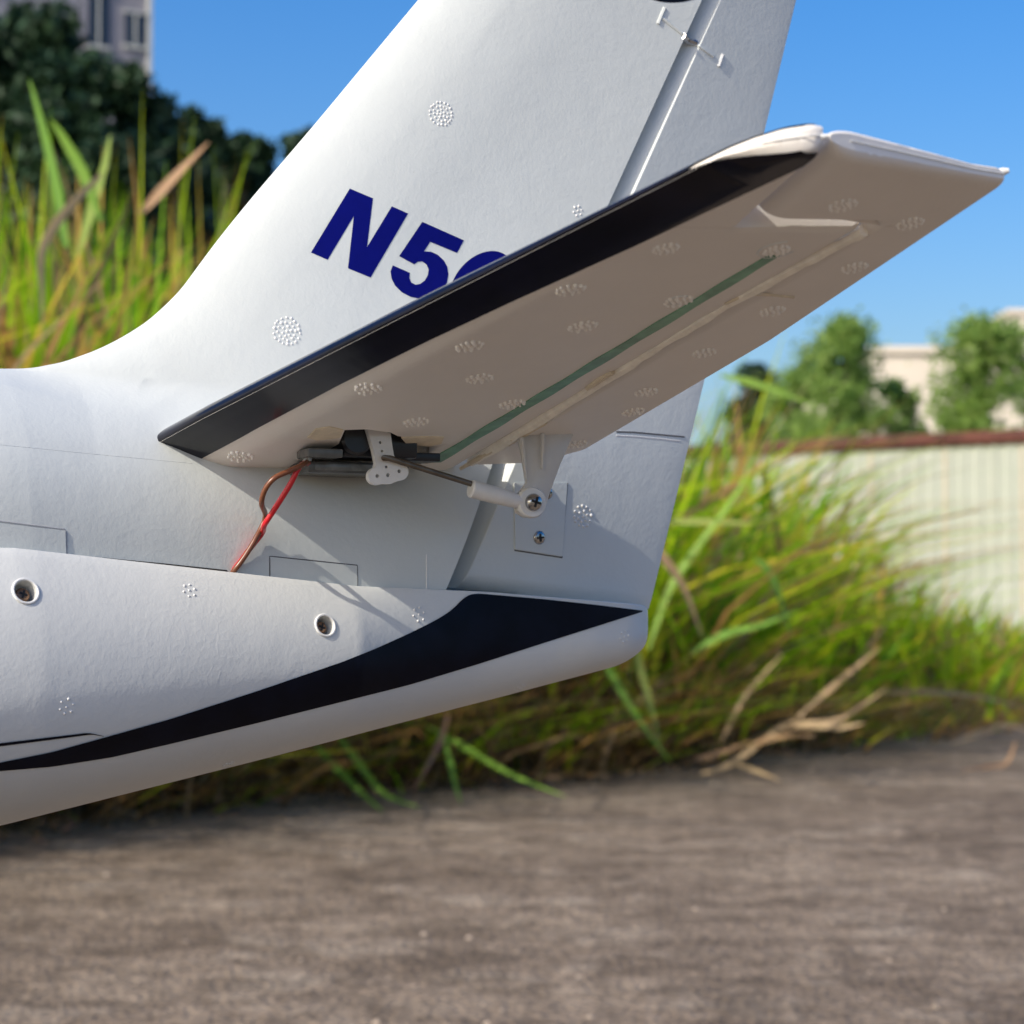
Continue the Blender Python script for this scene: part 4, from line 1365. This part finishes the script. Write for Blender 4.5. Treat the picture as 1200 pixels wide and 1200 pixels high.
def tree(name, label, px, top, width, depth, mat, n_leaf, leaf=0.16, group=None, density=0.55, shape=0.5, low=0.25, seed=0, wisp=0.16):
    rg = np.random.default_rng(seed)
    c = at(px, 720, depth)
    H = HC + (720 - top) / F * depth
    Rw = width / 2 / F * depth
    root = empty(name, (c[0], c[1], -0.03))
    tag(root, label, 'tree', group)
    # trunk and limbs
    tp = [(0, 0, 0), (0.03 * H * rg.normal(), 0, H * 0.3), (0.03 * H * rg.normal(), 0.02 * H, H * 0.6), (0, 0, H * 0.95)]
    P = smooth_path(tp, 12)
    V, Fc = tube([tuple(p) for p in P], list(np.linspace(0.028 * H, 0.004 * H, 12)), 8)
    part('trunk', V, Fc, BARK, root)
    lumps = []
    nl = int(22 + 30 * density)
    for k in range(nl):
        t = low + (1 - low) * (k + rg.random()) / nl
        prof = math.sin(math.pi * min(1, (t - low) / (1 - low) * 0.80 + 0.16)) ** shape
        a = rg.uniform(0, 6.28)
        r = Rw * prof * rg.random() ** 0.6 * 0.86
        lumps.append((r * math.cos(a), r * math.sin(a), H * min(t, 0.93), Rw * rg.uniform(0.20, 0.40) * (0.4 + 0.6 * prof)))
    lumps.append((0, 0, H * 0.95, Rw * 0.16)); lumps.append((Rw * 0.08, 0, H * 0.90, Rw * 0.24))
    for j, (x, y, z, r) in enumerate(lumps[::5]):
        zb_ = max(z - 0.22 * H, 0.2 * H)
        V, Fc = tube([(0, 0, zb_), (x * 0.45, y * 0.45, (z + zb_) / 2), (x, y, z)], [0.010 * H, 0.006 * H, 0.002 * H], 6)
        part('limb', V, Fc, BARK, root)
    per = n_leaf // len(lumps)
    cs = []; tn = []
    for x, y, z, r in lumps:
        v_ = rg.normal(size=(per, 3)); v_ /= np.linalg.norm(v_, axis=1)[:, None]
        rad = r * rg.random(per) ** 0.5 * (1 + 0.35 * np.abs(rg.normal(size=per)))
        p = v_ * rad[:, None] * np.array([1, 1, 0.85]) + np.array([x, y, z])
        p += rg.normal(size=(per, 3)) * r * wisp
        cs.append(p); tn.append(np.clip(rg.normal(0.5, 0.2, per) + rg.normal(0, 0.12), 0, 1))
    cs = np.vstack(cs); tn = np.hstack(tn); n_ = len(cs)
    a = rg.normal(size=(n_, 3)); a /= np.linalg.norm(a, axis=1)[:, None]
    b_ = np.cross(a, rg.normal(size=(n_, 3))); b_ /= np.linalg.norm(b_, axis=1)[:, None]
    s = leaf * rg.uniform(0.4, 1.2, n_)[:, None]
    V = np.stack([cs - a * s * 0.5, cs + b_ * s * 0.27, cs + a * s * 0.5, cs - b_ * s * 0.27], 1).reshape(-1, 3)
    Fc = np.arange(n_ * 4).reshape(-1, 4)
    quads_object('crown', V, Fc, np.repeat(tn, 4), mat, root)
    return root
TR = 'trees behind the metal fence'
tree('broadleaf_tree', 'tall pale green tree with a pointed top left of the cream wall', 992, 360, 140, 31, TL_L, 11000, 0.115, TR, 0.65, 0.75, 0.35, 1, 0.38)
tree('broadleaf_tree', 'lower green tree between the elevator and the pointed tree', 942, 422, 115, 33, TL_L, 10000, 0.115, TR, 0.65, 0.5, 0.25, 2, 0.38)
tree('broadleaf_tree', 'dark rounded tree just under the elevator trailing edge', 882, 414, 85, 35, TL_D, 6000, 0.17, TR, 0.8, 0.45, 0.25, 3)
tree('broadleaf_tree', 'open leafed tree at the right edge of the picture', 1156, 362, 135, 30, TL_L, 10500, 0.115, TR, 0.70, 0.5, 0.30, 4, 0.36)
tree('broadleaf_tree', 'small bushy tree against the left end of the cream wall', 1052, 432, 70, 32, TL_L, 5440, 0.115, TR, 0.38, 0.5, 0.25, 5, 0.38)
tree('broadleaf_tree', 'low green tree at the frame edge right of the open leafed one', 1215, 420, 110, 32, TL_L, 6120, 0.115, TR, 0.38, 0.5, 0.25, 12, 0.38)
TD = 'dark trees behind the left grass'
tree('evergreen_tree', 'large dark tree filling the upper left corner', 20, -20, 215, 24, TL_D, 26000, 0.17, TD, 1.0, 0.3, 0.2, 6)
tree('evergreen_tree', 'dark tree in front of the grey building windows', 105, 38, 215, 23, TL_D, 26000, 0.17, TD, 1.0, 0.3, 0.2, 7)
tree('evergreen_tree', 'dark rounded tree right below the building corner', 218, 98, 135, 26, TL_D, 15000, 0.17, TD, 0.9, 0.35, 0.2, 8)
tree('evergreen_tree', 'smaller dark tree stepping down right of the rounded one', 280, 128, 110, 27, TL_D, 12000, 0.17, TD, 0.9, 0.4, 0.2, 9)
tree('evergreen_tree', 'dark tree top peeping out beside the fin leading edge', 360, 122, 105, 34, TL_D, 9000, 0.18, TD, 0.8, 0.4, 0.2, 10)
tree('evergreen_tree', 'dark tree low down in the gap behind the two smaller dark trees', 248, 160, 150, 32, TL_D, 12000, 0.18, TD, 0.9, 0.3, 0.1, 13)
tree('evergreen_tree', 'low dark tree below the building corner, behind the orange brown dry blade', 180, 150, 170, 31, TL_D, 14000, 0.18, TD, 0.9, 0.3, 0.06, 14)
tree('evergreen_tree', 'low dark tree in the dip left of the fin', 315, 182, 120, 30, TL_D, 10000, 0.17, TD, 0.8, 0.4, 0.2, 11)

# ---- corrugated fence
def sheet_mat():
    m, nt, b = mat_new('painted_sheet_metal')
    v = coords(nt, 'Generated')
    ob = coords(nt)
    n0 = noise(nt, 2.2, 5, 0.6, ob)
    r = ramp(nt, n0.outputs[0], [(0.3, (0.36, 0.39, 0.32)), (0.7, (0.42, 0.45, 0.375))])
    # rust running down from the top rail
    mp = nt.nodes.new('ShaderNodeMapping'); mp.inputs['Scale'].default_value = (9, 9, 0.35)
    nt.links.new(ob, mp.inputs[0])
    n1 = noise(nt, 1.0, 5, 0.7, mp.outputs[0])
    rr = ramp(nt, n1.outputs[0], [(0.62, (0, 0, 0)), (0.78, (1, 1, 1))])
    mx = nt.nodes.new('ShaderNodeMixRGB')
    mu = nt.nodes.new('ShaderNodeMath'); mu.operation = 'MULTIPLY'; mu.inputs[1].default_value = 0.45
    nt.links.new(rr.outputs[0], mu.inputs[0]); nt.links.new(mu.outputs[0], mx.inputs[0])
    nt.links.new(r.outputs[0], mx.inputs[1]); mx.inputs[2].default_value = (0.42, 0.24, 0.15, 1)
    nt.links.new(mx.outputs[0], b.inputs['Base Color'])
    b.inputs['Roughness'].default_value = 0.5
    return m
SHEET = sheet_mat()
RUST = plain('rusty_rail', (0.095, 0.030, 0.020), 0.8, var=0.35, scale=5, bump=0.3)
SEAMM = plain('rust_streaked_lap', (0.45, 0.33, 0.22), 0.8, var=0.3, scale=6)
fa = at(1200, 720, 24.7); fb_ = at(870, 720, 26.7)
fd = (fb_ - fa)[:2]; fd /= np.linalg.norm(fd)
FH = 2.2
fence = empty('metal_fence', (fa[0], fa[1], -0.03), math.atan2(fd[1], fd[0]))
tag(fence, 'pale green corrugated metal fence with a rust red top rail', 'fence')
PW = 0.92
prof = []
pitch = 0.184
for k in range(5):
    x = k * pitch
    prof += [(x, 0), (x + 0.095, 0), (x + 0.115, 0.015), (x + 0.164, 0.015)]
prof.append((PW, 0))
th = 0.002
ring0 = [(x, -y if False else y) for x, y in prof]
V = [(x, y, 0) for x, y in ring0] + [(x, y, FH) for x, y in ring0] + [(x, y - th, 0) for x, y in ring0] + [(x, y - th, FH) for x, y in ring0]
m_ = len(ring0)
Fc = []
for k in range(m_ - 1):
    Fc += [(k, k + 1, m_ + k + 1, m_ + k), (2 * m_ + k, 3 * m_ + k, 3 * m_ + k + 1, 2 * m_ + k + 1), (k, 2 * m_ + k, 2 * m_ + k + 1, k + 1), (m_ + k, m_ + k + 1, 3 * m_ + k + 1, 3 * m_ + k)]
Fc += [(0, m_, 3 * m_, 2 * m_), (m_ - 1, 3 * m_ - 1, 4 * m_ - 1, 2 * m_ - 1)]
pme = mesh_of('panel', V, Fc, False); fix_normals(pme)
pme.materials.append(SHEET)
x_from, x_to = -5, 22
vb, fb2 = box_vf(-0.02, 0.025, -0.036, -0.033 + 0.066, 0.0, FH)
lme = mesh_of('lap', *box_vf(-0.014, 0.014, -0.004, 0.003, 0.02, FH - 0.01), False); lme.materials.append(SEAMM)
for k in range(x_from, x_to):
    p_ = link('panel', pme, None, fence); p_.location = (k * PW, 0, 0)
    l_ = link('lap_joint', lme, None, fence); l_.location = (k * PW, 0.0055 if False else 0.004, 0)
for k in range(x_from, x_to, 3):
    V, Fc = box_vf(k * PW + 0.004, (k + 3) * PW - 0.004, -0.045, 0.06, FH - 0.005, FH + 0.145)
    bevel_part('top_rail', V, Fc, RUST, fence, 0.008, 1)

# ---- buildings
WALLC = plain('cream_render', (0.74, 0.66, 0.54), 0.85, var=0.06, scale=0.6)
GREYW = plain('grey_render', (0.30, 0.29, 0.32), 0.85, var=0.12, scale=0.4)
PALE = plain('pale_trim', (0.55, 0.56, 0.52), 0.8, var=0.05, scale=1)
GLASS = plain('dark_glazing', (0.02, 0.03, 0.045), 0.12, var=0.2, scale=0.5)
ROOFM = plain('flat_roof', (0.25, 0.23, 0.21), 0.9, scale=0.5)

def block(name, label, px0, px1, top, depth, back, wall, slope=0.0, ribs=True):
    a = at(px0, 720, depth); b_ = at(px1, 720, depth + slope)
    H = HC + (720 - top) / F * depth
    L = np.hypot(*(b_ - a)[:2])
    root = empty(name, (a[0], a[1], -0.03), math.atan2((b_ - a)[1], (b_ - a)[0]))
    tag(root, label, 'building')
    V, Fc = box_vf(0, L, 0, back, 0, H)
    part('wall', V, Fc, wall, root, smooth=False)
    V, Fc = box_vf(-0.08, L + 0.08, -0.08, back + 0.08, H + 0.003, H + 0.16)
    part('parapet', V, Fc, PALE if wall is GREYW else wall, root, smooth=False)
    if ribs:
        for k in range(int(L / 1.1)):
            V, Fc = box_vf(0.5 + k * 1.1, 0.62 + k * 1.1, -0.035, -0.002, 0.1, H - 0.02)
            part('wall_rib', V, Fc, wall, root, smooth=False)
    return root, L, H

block('warehouse', 'low cream walled shed behind the trees at right', 1024, 1196, 412, 46, 14, WALLC, ribs=False)
block('factory_building', 'taller cream building showing above the tree at the right edge', 1187, 1420, 366, 62, 15, WALLC, ribs=False)

root, L, H = block('apartment_building', 'tall grey building with dark windows behind the trees at upper left', -330, 171, -260, 58, 9, GREYW, slope=6.0, ribs=False)
def facade_px(px):          # along the wall
    a = at(-330, 720, 58)[:2]; b_ = at(171, 720, 64)[:2]
    d = (b_ - a) / np.linalg.norm(b_ - a)
    r = wray(px, 720)[:2]
    # solve a + d*t = r*s
    M = np.array([[d[0], -r[0]], [d[1], -r[1]]])
    t, s = np.linalg.solve(M, -a)
    return t, s * r[1]
for col, (pa, pb) in enumerate(((-250, -222), (-190, -160), (-110, -82), (-40, -10), (97, 121), (141, 164))):
    ta, da = facade_px(pa); tb, db = facade_px(pb)
    for fl in range(8):
        yb = 46 - fl * 74; yt = yb - (40 if col < 5 else 38)
        if col == 4: yt = yb - 66
        dm = (da + db) / 2
        z0 = HC + (720 - yb) / F * dm; z1 = HC + (720 - yt) / F * dm
        if z1 > H - 0.3 or z0 < 2: continue
        fr = []
        V, Fc = box_vf(ta, tb, -0.05, -0.004, z0, z1)
        w_ = part('window', V, Fc, GLASS, root, smooth=False)
        for (xa, xb, za, zb2) in ((ta - 0.06, tb + 0.06, z0 - 0.10, z0), (ta - 0.06, tb + 0.06, z1, z1 + 0.07), ((ta + tb) / 2 - 0.025, (ta + tb) / 2 + 0.025, z0, z1)):
            V, Fc = box_vf(xa, xb, -0.085, -0.003, za, zb2)
            part('frame', V, Fc, PALE, w_, smooth=False)
V, Fc = box_vf(L - 0.10, L + 0.02, -0.10, -0.003, 0, H - 0.02)
part('corner_trim', V, Fc, PALE, root, smooth=False)
